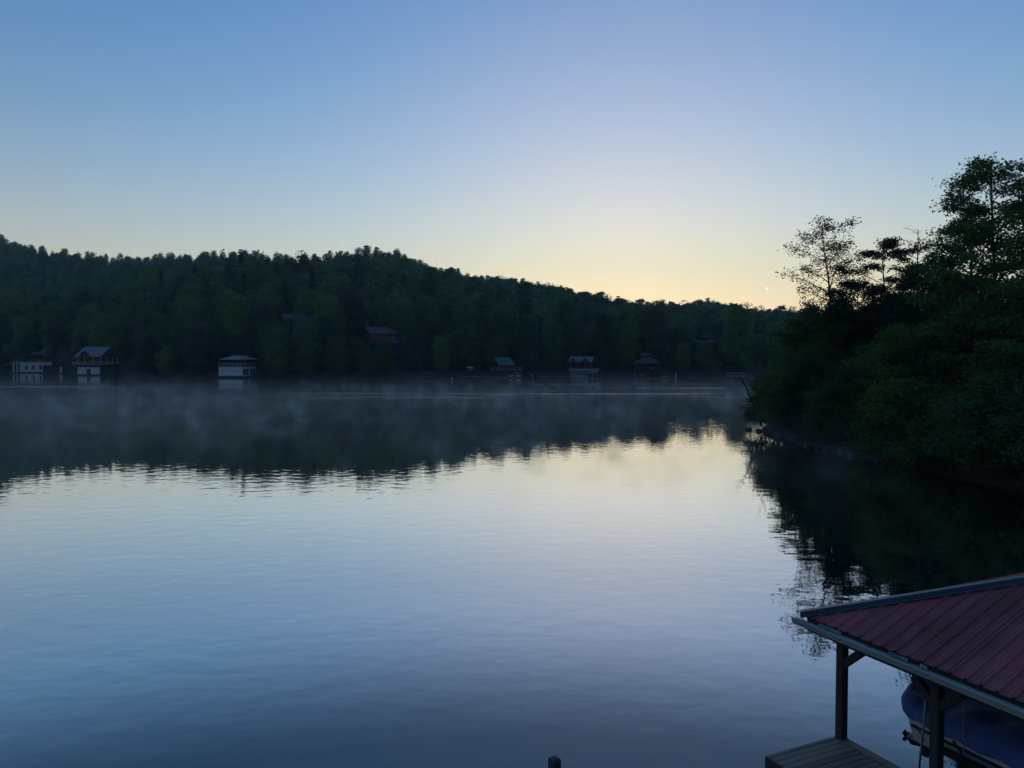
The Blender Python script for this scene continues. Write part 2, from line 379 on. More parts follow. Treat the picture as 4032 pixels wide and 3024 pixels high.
for i, (H, R, b) in enumerate([(19, 2.9, 3.0), (16, 2.6, 1.5)]):
    t, V, Fq = cloud_tree(140 + i, H, R, b, 36, 90, 0.55, True)
    FAR.append((t.mesh('trunk', M['bark']), {k: np_mesh('crown', V, Fq, M['needle']) for k in ('leaf', 'leaf_dark', 'leaf_bright', 'leaf_grey')}, H, R, True))

def branch_tree(seed, H, r0, cb, R, nl, lean=(0, 0), up=0.45, nsub=5, clump=0.55, per=40, leaf=0.2, flat=0.5, prof=None, leaf_from=0.35, bend=0.25, bare_top=False, droop=0.0):
    """near tree: trunk with limbs and twigs, leaf clumps along the twigs"""
    rg = np.random.default_rng(seed); tb = MB(); cent = []
    ns = 9; wob = np.cumsum(rg.normal(0, 0.012 * H, (ns, 2)), axis=0); wob[0] = 0
    tp = [np.array([lean[0] * (i/(ns-1))**1.3 + wob[i, 0] * .6, lean[1] * (i/(ns-1))**1.3 + wob[i, 1] * .6, H * i / (ns - 1)]) for i in range(ns)]
    tr = [r0 * (1 - 0.93 * i / (ns - 1)) + 0.008 for i in range(ns)]
    tp0 = [tp[0] - np.array([0, 0, 1.2])] + tp
    tb.tube(tp0, [r0 * 1.25] + tr, 8)
    def trunk(t):
        k = min(int(t * (ns - 1)), ns - 2); f = t * (ns - 1) - k; return tp[k] * (1 - f) + tp[k+1] * f
    prof = prof or (lambda u: math.sin(math.pi * (0.18 + 0.74 * u)) ** 0.7)
    for i in range(nl):
        u = (i + 0.5) / nl; t = cb + (0.985 - cb) * u; b = trunk(t)
        az = i * 2.4 + rg.uniform(-.6, .6); L = R * prof(u) * rg.uniform(0.72, 1.2)
        d = np.array([math.cos(az), math.sin(az), 0]); side = np.array([-d[1], d[0], 0]); sw = rg.normal(0, bend)
        upk = up * rg.uniform(0.6, 1.3) + 0.5 * u * up
        f = lambda s: b + d * L * s + side * sw * L * s * s + np.array([0, 0, L * (upk * s - (0.35 * upk + droop) * s * s)])
        pts = [f(s) for s in (0, .25, .5, .75, 1)]
        rl = max(0.012, r0 * (1 - t) * 0.55 + 0.015)
        tb.tube(pts, [rl, rl*.8, rl*.58, rl*.36, 0.008], 5)
        has = not (bare_top and u > 0.8)
        for k in range(nsub):
            s = 0.3 + 0.68 * (k + rg.uniform()) / nsub; p = f(s)
            an = az + (1 if k % 2 else -1) * rg.uniform(0.45, 1.25); l2 = L * (0.2 + 0.36 * (1.05 - s)) * rg.uniform(.7, 1.3)
            e = p + np.array([math.cos(an) * l2, math.sin(an) * l2, l2 * rg.uniform(-0.05, 0.55) - droop * l2])
            m_ = (p + e) / 2 + np.array([0, 0, 0.06 * l2]); tb.tube([p, m_, e], [rl*.4+.004, rl*.25+.004, .004], 3)
            if has: cent += [m_, e, (m_ + e) / 2]
            for q in range(2):
                an2 = an + rg.uniform(-1, 1); e2 = m_ + np.array([math.cos(an2), math.sin(an2), rg.uniform(-.1, .6)]) * l2 * 0.5
                tb.tube([m_, e2], [.008, .003], 3)
                if has: cent.append(e2)
        if has: cent += [f(s) for s in np.arange(max(leaf_from, .3), 1.01, .12)]
    if not bare_top:
        cent += [tp[-1], tp[-1] * .97 + tp[-2] * .03]
    cent = np.array(cent)
    n = rg.poisson(per, len(cent)); P = np.repeat(cent, n, axis=0)
    P = P + np.clip(rg.normal(size=P.shape), -1.6, 1.6) * clump * np.array([1, 1, flat]) * np.repeat(rg.uniform(.6, 1.25, len(cent)), n)[:, None]
    V, Fq = leaf_quads(P, leaf, rg=rg)
    return tb, V, Fq

# ------------------------------------------------------------------ buildings across the lake
def gable_roof(root, x0, x1, y0, y1, z, rise, along, m, t=0.22, name='roof'):
    """two slopes with a ridge along 'x' or 'y'"""
    r = MB()
    if along == 'x':
        ym = (y0 + y1) / 2
        r.slab([(x0, y0, z), (x1, y0, z), (x1, ym, z + rise), (x0, ym, z + rise)], t)
        r.slab([(x0, ym, z + rise), (x1, ym, z + rise), (x1, y1, z), (x0, y1, z)], t)
    else:
        xm = (x0 + x1) / 2
        r.slab([(x0, y1, z), (x0, y0, z), (xm, y0, z + rise), (xm, y1, z + rise)], t)
        r.slab([(xm, y1, z + rise), (xm, y0, z + rise), (x1, y0, z), (x1, y1, z)], t)
    return r.build(name, m, root)
def hip_roof(root, x0, x1, y0, y1, z, rise, m, t=0.2, inset=None, name='roof'):
    ins = inset if inset is not None else min(x1 - x0, y1 - y0) / 2
    r = MB(); ix0, ix1, iy0, iy1 = x0 + ins, x1 - ins, y0 + ins, y1 - ins
    if ix1 - ix0 < .02: ix0 = ix1 = (x0 + x1) / 2
    if iy1 - iy0 < .02: iy0 = iy1 = (y0 + y1) / 2
    o = [(x0, y0, z), (x1, y0, z), (x1, y1, z), (x0, y1, z)]; q = [(ix0, iy0, z+rise), (ix1, iy0, z+rise), (ix1, iy1, z+rise), (ix0, iy1, z+rise)]
    lo = [(a, b, c - t) for a, b, c in o]
    r.add(o + q + lo, [(0,1,5,4), (1,2,6,5), (2,3,7,6), (3,0,4,7), (4,5,6,7), (8,9,1,0), (9,10,2,1), (10,11,3,2), (11,8,0,3), (11,10,9,8)])
    return r.build(name, m, root)
def railing(root, path, z, h, m, gap=0.5, post=2.0):
    """a railing along a path of (x, y) points: top and bottom rail, posts and balusters"""
    r = MB()
    for (ax, ay), (bx_, by_) in zip(path, path[1:]):
        L = math.hypot(bx_ - ax, by_ - ay)
        r.bar((ax, ay, z + h), (bx_, by_, z + h), 0.12, 0.1); r.bar((ax, ay, z + .18), (bx_, by_, z + .18), 0.08, 0.08)
        for k in range(int(L / gap) + 1):
            f = min(k * gap / L, 1); px, py = ax + (bx_ - ax) * f, ay + (by_ - ay) * f
            w = 0.14 if k % max(1, int(post / gap)) == 0 else 0.05
            r.bar((px, py, z), (px, py, z + h - 0.03), w)
    return r.build('railing', m, root)
def box(root, name, m, *b, bevel=0):
    return MB().box(*b).build(name, m, root, bevel)
def window(root, x0, x1, z0, z1, y, face='y', frame='white', glass='pane', proud=0.06):
    """window on a wall lying in the plane y=const (facing -y) or x=const (facing +x)"""
    f = MB(); w = 0.14
    B = (lambda a, b, c, d, o0, o1: f.box(a, b, y - o1, y - o0, c, d)) if face == 'y' else (lambda a, b, c, d, o0, o1: f.box(y + o0, y + o1, a, b, c, d))
    B(x0 - w, x0, z0 - w, z1 + w, -.02, proud); B(x1, x1 + w, z0 - w, z1 + w, -.02, proud)
    B(x0, x1, z1, z1 + w, -.02, proud); B(x0, x1, z0 - w, z0, -.02, proud)
    o = f.build('window', M[frame], root)
    g = MB()
    if face == 'y': g.box(x0, x1, y - .02, y + .02, z0, z1)
    else: g.box(y - .02, y + .02, x0, x1, z0, z1)
    g.build('pane', M[glass], o); return o
def piles(root, x0, x1, y0, y1, n, m, z0=-1.5, z1=0.5, w=0.3):
    for i in range(n):
        x = x0 + (x1 - x0) * i / max(1, n - 1)
        MB().box(x - w/2, x + w/2, y0, y0 + w, z0, z1).build('pile', m, root)

# white flat-topped boathouse at the far left
r = empty('boathouse', onz(176, 1468), facing(120) - 0.18, 'white flat-topped boathouse with brown parapet and small rooftop pavilion at the far left', 'boathouse')
box(r, 'foundation', M['stone'], -13.9, 3.4, .15, 9.5, -1.5, 0.55)
wl_ = MB().box(-10.2, 3, 0, 9, .55, 5.2); wl_.build('wall', M['white'], r)
box(r, 'parapet', M['terracotta'], -13.8, 1.4, -.18, 9.2, 5.25, 6.55)
box(r, 'cornice', M['white'], -13.7, 3.2, -.14, 9.1, 4.95, 5.24)
for x in (-13.4, -11.9, -10.5): box(r, 'pillar', M['white'], x, x + .55, 0.0, .55, .55, 4.94)
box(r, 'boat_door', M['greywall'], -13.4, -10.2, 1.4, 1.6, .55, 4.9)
box(r, 'side_wall', M['white'], -13.4, -13.1, 1.7, 9, .55, 4.94)
for x in (-8.2, -5.2, -2.2): window(r, x, x + 1.05, 1.6, 3.7, 0)
pv = empty('pavilion', (-5.2, 3.2, 6.6)); pv.parent = r
for x in (0, 1.9, 3.8, 5.7):
    for y in (0, 3.6): box(pv, 'pavilion_post', M['greywall'], x, x + .3, y, y + .3, -1.3, 2.2)
hip_roof(pv, -.6, 6.6, -.6, 4.5, 2.2, 2.0, M['shingle_dark'], name='pavilion_roof')
gable_roof(pv, -.9, .7, -.7, 1.6, 2.3, 1.4, 'y', M['offwhite'], name='dormer_roof')
box(pv, 'cupola', M['white'], 4.0, 4.9, 1.5, 2.4, 4.0, 4.6)
lt = MB().slab([(-18, 0.4, 3.9), (-13.9, 0.4, 5.2), (-13.9, 7, 5.2), (-18, 7, 3.9)], .25); lt.build('lean_to_roof', M['shingle'], r)
for x in (-17.8, -14.2): box(r, 'lean_to_post', M['greywall'], x, x + .3, .6, .9, -1.2, 3.8 if x < -16 else 4.8)

r = empty('boat_shed', onz(232, 1471), facing(205) - 0.1, 'low dark dock shed with a white door beside the gabled boathouse', 'shed')
box(r, 'dock_base', M['stone'], -8.2, 2.6, -.3, 5, -1.4, .45)
box(r, 'wall', M['darkwood'], -6.4, 1.6, .2, 4.6, .45, 3.9)
MB().slab([(-7.8, -.3, 3.7), (2.1, -.3, 4.15), (2.1, 5, 4.15), (-7.8, 5, 3.7)], .18).build('roof', M['shingle_dark'], r)
box(r, 'door', M['white'], .2, 1.45, .1, .18, .5, 3.2); box(r, 'window', M['pane'], -3.6, -1.6, .12, .18, 1.6, 2.8)

# gabled two-storey boathouse
r = empty('boathouse', onz(399, 1479), facing(399) - math.radians(38), 'grey gabled boathouse with two white boat doors under an upstairs porch', 'boathouse'); r.scale = (.92, .92, .94)
L, W = 12.6, 12.0
box(r, 'foundation', M['stone'], -L + .1, -.1, .1, W - .1, -1.5, .6)
box(r, 'wall', M['stone'], -L, 0, 0, W, .6, 4.5)
for x0 in (-11.9, -5.3):
    d = box(r, 'boat_door', M['white'], x0, x0 + 4.5, -.12, -.02, .62, 3.75)
    for k in range(3): box(d, 'door_panel', M['white'], x0 + .12, x0 + 4.38, -.16, -.121, .75 + k * .99, 1.62 + k * .99)
box(r, 'sign', M['white'], -7.1, -5.6, -.14, -.03, 3.0, 4.0)
for y in (3.5, 7.6): window(r, y, y + .6, 1.7, 3.7, 0.0, 'x')
box(r, 'deck', M['dock'], -L - 1.3, 1.0, -1.2, W + .6, 4.5, 4.85)
railing(r, [(-L - 1.2, W * .4), (-L - 1.2, -1.1), (.9, -1.1), (.9, W + .4)], 4.85, 1.25, M['offwhite'], .45)
box(r, 'room_wall', M['greywall'], -L + 2.2, -1.2, 3.4, W - .2, 4.85, 8.1)
for x in (-L + .5, -8.6, -4.4, -.6):
    box(r, 'porch_post', M['offwhite'], x, x + .32, 0, .32, 4.85, 8.1)
    MB().bar((x + .16, .16, 7.2), (x + 1.0, .16, 8.0), .18).build('brace', M['greywall'], r)
for y in (4.5, 8.2, W - .6): box(r, 'porch_post', M['offwhite'], -.6, -.28, y, y + .32, 4.85, 8.1)
box(r, 'porch_beam', M['greywall'], -L + .3, -.2, -.1, .35, 8.1, 8.5); box(r, 'porch_beam', M['greywall'], -.62, -.25, .36, W, 8.1, 8.5)
gable_roof(r, -L - .5, .5, -1.0, W + .9, 8.4, 4.4, 'x', M['shingle_pale'])
gable_roof(r, -10.6, -4.0, -1.5, 4.2, 8.45, 3.0, 'y', M['shingle_pale'], name='cross_gable_roof')
gt = MB().add([(-10.0, -.7, 8.5), (-4.6, -.7, 8.5), (-7.3, -.7, 10.9)], [(0, 1, 2)]); gt.build('gable_wall', M['darkwood'], r)
tr = MB().bar((-10.0, -.9, 8.6), (-4.6, -.9, 8.6), .28); tr.bar((-7.3, -.9, 8.6), (-7.3, -.9, 10.9), .26); tr.bar((-8.8, -.9, 8.7), (-7.3, -.9, 9.9), .2); tr.bar((-5.8, -.9, 8.7), (-7.3, -.9, 9.9), .2); tr.build('truss', M['greywall'], r)
ym = (W - .1) / 2
tr = MB().bar((.3, .4, 8.6), (.3, W - .3, 8.6), .28); tr.bar((.3, ym, 8.6), (.3, ym, 12.2), .26); tr.bar((.3, ym - 3, 8.7), (.3, ym, 10.8), .2); tr.bar((.3, ym + 3, 8.7), (.3, ym, 10.8), .2); tr.build('truss', M['greywall'], r)
MB().add([(-.1, .6, 8.5), (-.1, W - .6, 8.5), (-.1, ym, 11.9)], [(0, 1, 2)]).build('gable_wall', M['darkwood'], r)

# white boathouse with a hip roof
r = empty('boathouse', onz(953, 1488), facing(953) - math.radians(33), 'white boathouse with low pale hip roof, open upper deck and metal fish on its wall', 'boathouse')
L, W = 9.8, 9.4
for x in (-9.3, -6.5, -3.5, -.5): MB().box(x, x + .3, .2, .5, -1.5, .5).build('pile', M['darkwood'], r)
for y in (3, 6, 9): MB().box(-.5, -.2, y, y + .3, -1.5, .5).build('pile', M['darkwood'], r)
box(r, 'dock_base', M['dock'], -L - .9, .35, -.5, W, .5, .78)
box(r, 'wall', M['white'], -L, 0, 0, W, .78, 4.1)
for y in (.5, 5.0): 
    d = box(r, 'boat_door', M['bluedoor'], .02, .1, y, y + 3.8, .9, 3.3)
    box(d, 'door_trim', M['white'], .02, .14, y - .25, y - .01, .8, 3.55)
fm = M['greywall']
for fx, fz in ((-7.0, 2.6), (-5.2, 3.5), (-4.1, 2.4), (-3.4, 3.0), (-1.9, 2.4)):
    s = 0.45 if fx > -6.5 else .3
    MB().add([(fx - s, -.04, fz), (fx, -.04, fz + s * .42), (fx + s * .7, -.04, fz + .03), (fx + s * 1.25, -.04, fz + s * .4), (fx + s * 1.15, -.04, fz - s * .35), (fx + s * .7, -.04, fz - .03), (fx, -.04, fz - s * .38)], [(6, 5, 4, 3, 2, 1, 0)]).build('fish_ornament', fm, r)
box(r, 'deck', M['greywall'], -L - .15, .15, -.15, W + .1, 4.1, 4.35)
rl = MB()
for z in (4.75, 5.1, 5.45): rl.bar((-L, -.05, z), (.05, -.05, z), .1); rl.bar((.05, -.05, z), (.05, W, z), .1); rl.bar((-L, -.05, z), (-L, W, z), .1)
for k in range(6): rl.bar((-L + k * L / 5, -.05, 4.35), (-L + k * L / 5, -.05, 5.5), .12)
for k in range(1, 5): rl.bar((.05, k * W / 4, 4.35), (.05, k * W / 4, 5.5), .12)
rl.build('railing', M['offwhite'], r)
for x in (-7.6, -5.0, -2.6, -.3): box(r, 'roof_post', M['darkwood'], x, x + .2, .3, .5, 4.35, 6.9)
for y in (2.6, 5.6, 8.8): box(r, 'roof_post', M['darkwood'], -.3, -.1, y, y + .2, 4.35, 6.9)
box(r, 'bar_counter', M['darkwood'], -6.5, -1.5, 4.5, 8.5, 4.35, 5.6)
hip_roof(r, -L + .8, .5, -.5, W + .6, 6.9, 1.35, M['metalroof'], inset=3.6)
pl = MB().tube([(-L - .5, .1, .78), (-L - .5, .1, 1.7)], .22, 8); pl.tube([(-L - .5, .1, 1.7), (-L - .5, .1, 2.3)], [.3, .1], 8); pl.build('potted_shrub', M['leaf'], r)

# boathouse with the brown deck rail
r = empty('boathouse', onz(1990, 1489), facing(1990) + 0.04, 'dark boathouse with brown deck railing under a sloping grey roof with dormer', 'boathouse')
box(r, 'dock_base', M['dock'], -6.9, 6.2, -.4, 8, .05, .35)
for x in (-6.6, -3.8, -1.2, 2.9, 6.0): MB().box(x, x + .3, -.3, 0, -1.5, .04).build('pile', M['darkwood'], r)
box(r, 'wall', M['redwood'], -4.2, .9, 1.2, 8, .36, 2.5)
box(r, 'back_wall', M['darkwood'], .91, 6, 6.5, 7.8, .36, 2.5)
for x in (-4.9, -3.4, -1.9, -.3, .8, 3.0, 3.6, 5.7): box(r, 'post', M['dimwhite'] if x > .5 else M['dock'], x, x + .26, .2, .46, .36, 2.5)
box(r, 'lintel', M['dimwhite'], .8, 3.26, .18, .2 + .28, 2.5, 2.62); box(r, 'lintel', M['dimwhite'], 3.6, 5.96, .18, .48, 2.5, 2.62)
MB().bar((-6.7, .1, .5), (-5.0, .1, 2.7), .5, .12).build('stair', M['browndeck'], r)
box(r, 'deck', M['dock'], -5.3, 6.4, -.2, 8, 2.63, 2.85)
for k in range(39): box(r, 'rail_board', M['browndeck'], -5.2 + k * .3, -4.93 + k * .3, -.14, -.08, 2.95, 4.0)
box(r, 'rail_cap', M['browndeck'], -5.3, 6.5, -.22, 0, 4.01, 4.1)
box(r, 'room_wall', M['darkwood'], -2.0, 3.2, 2.2, 7.5, 2.86, 5.2)
for x in (-1.6, .2, 2.0): window(r, x, x + .9, 3.3, 4.6, 2.2, frame='darkwood')
MB().slab([(-2.2, 1.2, 4.95), (3.6, 1.2, 4.95), (1.9, 5.2, 7.5), (-3.9, 5.2, 7.5)], .25).build('roof', M['shingle'], r)
MB().slab([(-3.9, 5.2, 7.5), (1.9, 5.2, 7.5), (3.4, 8.6, 5.0), (-2.4, 8.6, 5.0)], .25).build('roof', M['shingle'], r)
dm = box(r, 'dormer', M['shingle_dark'], -1.4, 1.3, 2.4, 4.6, 5.6, 6.6)
for k in range(5): box(dm, 'pane', M['dimwhite'], -1.2 + k * .5, -.85 + k * .5, 2.34, 2.39, 5.85, 6.3)
MB().slab([(-1.7, 2.1, 6.55), (1.6, 2.1, 6.55), (1.5, 5.1, 7.45), (-1.9, 5.1, 7.45)], .12).build('dormer_roof', M['shingle'], dm)
for bx0, lb in ((1.5, 'small white boat in the left bay of the brown-railed boathouse'), (4.2, 'small white boat in the right bay of the brown-railed boathouse')):
    b = empty('small_boat', Vector(r.location) + Matrix.Rotation(r.rotation_euler.z, 3, 'Z') @ Vector((bx0, 1.0, .35)), r.rotation_euler.z, lb, 'boat')
    hb = MB().add([(0,0,.15),(1.3,0,.15),(1.2,3.6,.1),(.1,3.6,.1),(-.15,-.1,.85),(1.45,-.1,.85),(1.35,3.7,.8),(-.05,3.7,.8)], [(3,2,1,0),(4,5,6,7),(0,1,5,4),(1,2,6,5),(2,3,7,6),(3,0,4,7)]); hb.build('hull', M['white'], b)
    MB().slab([(.1, .6, 1.5), (1.2, .6, 1.5), (1.1, 1.8, 1.7), (.2, 1.8, 1.7)], .1).build('canopy', M['white'], b); MB().bar((.15, .7, .8), (.15, .7, 1.45), .07).build('canopy_post', M['greywall'], b); MB().bar((1.15, .7, .8), (1.15, .7, 1.45), .07).build('canopy_post', M['greywall'], b)

# boathouse with white arches
r = empty('boathouse', onz(2312, 1490), facing(2300) - 0.12, 'boathouse with two white arches and white band below a twin-gabled upper porch', 'boathouse')
box(r, 'dock_base', M['dock'], -6.6, 4.1, -.3, 8, -.2, .3)
ar = MB()
for x0, x1 in ((.2, 1.9), (2.2, 3.9)):
    cx, rad = (x0 + x1) / 2, (x1 - x0) / 2 - .14; N = 10; zs = 1.35
    arc = [(cx + rad * math.cos(math.pi * k / N), zs + rad * .75 * math.sin(math.pi * k / N)) for k in range(N + 1)]
    for (ax, az), (bx_, bz) in zip(arc, arc[1:]):
        ar.add([(ax, 0, az), (bx_, 0, bz), (bx_, 0, 2.5), (ax, 0, 2.5), (ax, .3, az), (bx_, .3, bz), (bx_, .3, 2.5), (ax, .3, 2.5)], [(0,1,2,3),(7,6,5,4),(0,4,5,1),(1,5,6,2),(2,6,7,3),(3,7,4,0)])
    ar.box(x0, cx - rad, 0, .3, .3, 2.5); ar.box(cx + rad, x1, 0, .3, .3, 2.5)
ar.box(1.901, 2.199, .02, .28, .3, 2.5); ar.build('arch_wall', M['dimwhite'], r)
box(r, 'band', M['dimwhite'], -6.7, 4.0, -.15, .35, 2.5, 3.5)
box(r, 'wall', M['dimwhite'], -6.4, .1, .9, 1.2, .3, 2.5); box(r, 'low_wall', M['dimwhite'], -4.4, .1, -.05, .1, .3, .55)
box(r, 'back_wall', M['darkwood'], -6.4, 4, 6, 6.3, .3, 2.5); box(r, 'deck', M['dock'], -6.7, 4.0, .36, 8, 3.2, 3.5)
railing(r, [(-6.6, 0), (3.9, 0)], 3.5, .9, M['darkwood'], .5)
for x in (-6.2, -3.6, -1.0, 1.2): box(r, 'porch_post', M['greywall'], x, x + .22, .5, .72, 3.5, 6.0)
box(r, 'room_wall', M['darkwood'], -5.8, 1.0, 3.0, 7.6, 3.5, 6.0)
gable_roof(r, -6.8, 1.9, -.2, 8.2, 6.0, 1.9, 'x', M['shingle'])
for xc in (-5.1, -.7):
    gable_roof(r, xc - 1.4, xc + 1.4, -.6, 3.6, 6.05, 1.55, 'y', M['shingle'], name='cross_gable_roof')
    MB().bar((xc - 1.1, -.4, 6.05), (xc, -.4, 7.25), .16).bar((xc + 1.1, -.4, 6.05), (xc, -.4, 7.25), .16).bar((xc - 1.2, -.4, 6.05), (xc + 1.2, -.4, 6.05), .18).build('truss', M['greywall'], r)

# dark hip-roofed boathouse
r = empty('boathouse', onz(2548, 1491), facing(2548) + .05, 'dark red boathouse with hip roof and cupola in front of the trees', 'boathouse')
box(r, 'dock_base', M['dock'], -4.8, 5.2, -.6, 8, -.1, .3)
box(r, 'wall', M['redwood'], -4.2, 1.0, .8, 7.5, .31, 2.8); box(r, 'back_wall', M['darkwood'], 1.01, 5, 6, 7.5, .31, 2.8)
for x in (.9, 2.6, 3.1, 4.7): box(r, 'post', M['redwood'], x, x + .3, 0, .3, .31, 2.8)
box(r, 'deck', M['redwood'], -4.6, 5.2, -.3, 8, 2.81, 3.1)
railing(r, [(-4.5, -.2), (5.1, -.2)], 3.1, 1.0, M['redwood'], .45)
for x in (-4.2, -1.8, .6, 3.0, 4.6): box(r, 'porch_post', M['redwood'], x, x + .22, .2, .42, 3.1, 5.5)
box(r, 'room_wall', M['darkwood'], -3.6, 1.8, 2.6, 7.4, 3.1, 5.5)
hip_roof(r, -4.7, 5.0, -.6, 8.4, 5.5, 2.0, M['shingle_dark'], inset=2.9)
cu = box(r, 'cupola', M['redwood'], -2.4, 1.4, 2.4, 5.2, 7.3, 8.6); hip_roof(cu, -2.7, 1.7, 2.1, 5.5, 8.6, .7, M['shingle_dark'], name='cupola_roof')
for x, z, n in ((-4.4, 1.0, 'lantern'), (-2.1, 1.0, 'lantern')): box(r, n, M['white'], x, x + .25, -.1, .1, z, z + .45)
MB().bar((.9, -.5, 3.9), (2.2, -.5, 3.6), .5, .1).build('towel', M['white'], r)

# houses on the slope
def slope_house(name, label, px, py_base, dist, yaw_off=0.0):
    p = aty(px, py_base, dist); return empty(name, (p[0], p[1], p[2]), facing(px) + yaw_off, label, 'house')
r = slope_house('house', 'dark house with long low roof and pale balcony rail half hidden by trees', 1510, 1368, 312)
box(r, 'wall', M['fascia'], -6.3, 7.2, 0, 8, -4, 5.6)
for x in (-5.0, -2.4, .4, 3.2): window(r, x, x + 1.8, 2.9, 5.0, 0, frame='darkwood')
box(r, 'balcony', M['fascia'], -1.0, 6.0, -1.8, 0, 1.7, 2.0); box(r, 'balcony_rail', M['dimwhite'], .4, 6.1, -1.9, -1.75, 2.0, 2.5)
for x in (-.8, 2.4, 5.6): box(r, 'balcony_post', M['fascia'], x, x + .25, -1.7, -1.45, -4, 1.7)
MB().slab([(-5.4, -1.2, 5.7), (6.4, -1.2, 5.7), (1.8, 4.2, 8.4), (-7.8, 4.2, 8.4)], .3).build('roof', M['shingle_dark'], r)
MB().slab([(-7.8, 4.2, 8.4), (1.8, 4.2, 8.4), (6.4, 9, 5.7), (-7.6, 9, 5.7)], .3).build('roof', M['shingle_dark'], r)
box(r, 'chimney', M['stone'], -6.9, -5.9, 3.6, 4.6, 5.5, 10.2)
r = slope_house('house', 'pale gable house glimpsed between crowns above the white boathouse', 1175, 1300, 340, .2)
box(r, 'wall', M['greywall'], -5.5, 2.6, 0, 8, -5, 4.4); box(r, 'white_wall', M['dimwhite'], -1.4, .3, -.3, -.02, -2, 4.2)
window(r, .8, 2.2, 1.8, 3.6, 0)
gable_roof(r, -6.6, 4.4, -1.0, 9, 4.4, 3.0, 'x', M['shingle_dark']); MB().slab([(-5.6, -1.6, 4.5), (2.8, -1.6, 4.5), (-1.6, -1.5, 6.8)], .2).build('gable_wall', M['greywall'], r)
r = slope_house('house', 'steep gabled cabin with pale deck rail high on the wooded slope', 2783, 1353, 345)
box(r, 'wall', M['fascia'], -4.4, 4.4, 0, 8, -5, 2.9)
MB().add([(-3.4, -.05, 2.9), (3.4, -.05, 2.9), (.4, -.05, 6.4)], [(0, 1, 2)]).build('gable_wall', M['greywall'], r)
gable_roof(r, -3.9, 4.6, -1.2, 8.6, 2.9, 4.0, 'y', M['shingle_dark'])
box(r, 'gable_window', M['pane'], -.5, 1.2, -.09, -.06, 3.6, 4.8)
box(r, 'deck', M['fascia'], -5.6, 4.8, -2.4, 0, .4, .65); box(r, 'deck_rail', M['dimwhite'], -5.0, 4.4, -2.45, -2.3, .65, 1.2)
box(r, 'lamp_panel', M['dimwhite'], -5.5, -4.9, -.2, -.05, 1.3, 2.6); window(r, 1.0, 3.0, 1.2, 2.6, 0, frame='darkwood')

# docks and small waterside things
def dock(label, px, py, w, d, rail=False, z=.55, yaw=0.0, m='dock'):
    r = empty('dock', onz(px, py), facing(px) + yaw, label, 'dock')
    box(r, 'deck', M[m], -w/2, w/2, -.2, d, z - .18, z)
    for k in range(4):
        x = -w/2 + .2 + k * (w - .6) / 3; MB().box(x, x + .22, -.1, .12, -1.5, z - .181).build('pile', M['darkwood'], r)
    if rail: railing(r, [(-w/2 + .1, 0), (w/2 - .1, 0)], z, 1.35, M['offwhite'], .7, 1.4)
    return r
r = dock('small wooden dock with bench and upper platform between hip-roofed and brown-railed boathouses', 1672, 1489, 5.2, 5)
box(r, 'bench', M['dock'], -2.0, 2.2, 2, 2.5, 1.3, 1.42); box(r, 'platform', M['dock'], -1.6, 3.0, 3.0, 5, 1.9, 2.05)
for x in (-1.9, 2.1): box(r, 'bench_leg', M['darkwood'], x, x + .1, 2.1, 2.4, .55, 1.3)
for x in (-1.4, 2.8): box(r, 'platform_post', M['darkwood'], x, x + .14, 4.7, 4.84, .55, 1.9)
r = dock('low floating jetty with a white end box under the overhanging trees', 1747, 1499, 6.0, 2.4, z=.3)
box(r, 'end_box', M['white'], 2.4, 3.0, 0, .6, .31, .95); box(r, 'lamp_post', M['darkwood'], 2.2, 2.28, .2, .28, .31, 2.0)
dock('long low pale dock left of the brown-railed boathouse', 1875, 1490, 11.5, 3, z=.7)
dock('wide low dock between the brown-railed and arched boathouses', 2178, 1490, 12.0, 4, z=.75)
r = empty('boat_ramp', onz(2085, 1488) + np.array([0, 3, 0]), facing(2085), 'low dark timber landing with stair right of the brown-railed boathouse', 'landing')
box(r, 'deck', M['darkwood'], -1.8, 3.6, 0, 5, 1.7, 1.95); MB().bar((-.4, -.3, 1.8), (1.6, -1.6, .3), .25, 1.0).build('stair', M['dock'], r)
for x in (-1.7, .9, 3.3): box(r, 'post', M['darkwood'], x, x + .22, .1, .32, -1.2, 1.69)
dock('railed dock behind the leaning bare tree at the point', 2902, 1491, 6.8, 4, True, .75)
r = empty('marker_post', onz(2661, 1489), 0, 'thin white post at the waterline right of the dark red boathouse', 'post')
MB().tube([(0, 0, -1), (0, 0, 1.9)], .16, 8).build('shaft', M['white'], r); MB().tube([(0, 0, 1.9), (0, 0, 2.05)], [.2, .05], 8).build('cap', M['white'], r)
r = empty('kayak', onz(2614, 1489) + np.array([0, 1.5, .25]), facing(2614), 'yellow kayak lying at the water beside the dark red boathouse', 'kayak')
MB().tube([(-1.9, 0, .3), (-1.2, 0, .22), (0, 0, .18), (1.2, 0, .22), (1.9, 0, .3)], [.03, .22, .34, .22, .03], 8).build('hull', M['yellow'], r, smooth=True); MB().tube([(-.4, 0, .5), (.4, 0, .5)], .16, 8).build('cockpit', M['black'], r)
r = empty('canoe', onz(1846, 1489) + np.array([0, 9, 3.4]), facing(1846), 'upturned white canoe on the bank above the long pale dock', 'canoe')
MB().tube([(-1.6, 0, .2), (-.8, 0, .32), (0, 0, .36), (.8, 0, .32), (1.6, 0, .2)], [.04, .25, .3, .25, .04], 8).build('hull', M['white'], r, smooth=True); box(r, 'rack', M['dock'], -.8, .8, -.2, .2, -1.2, .1)

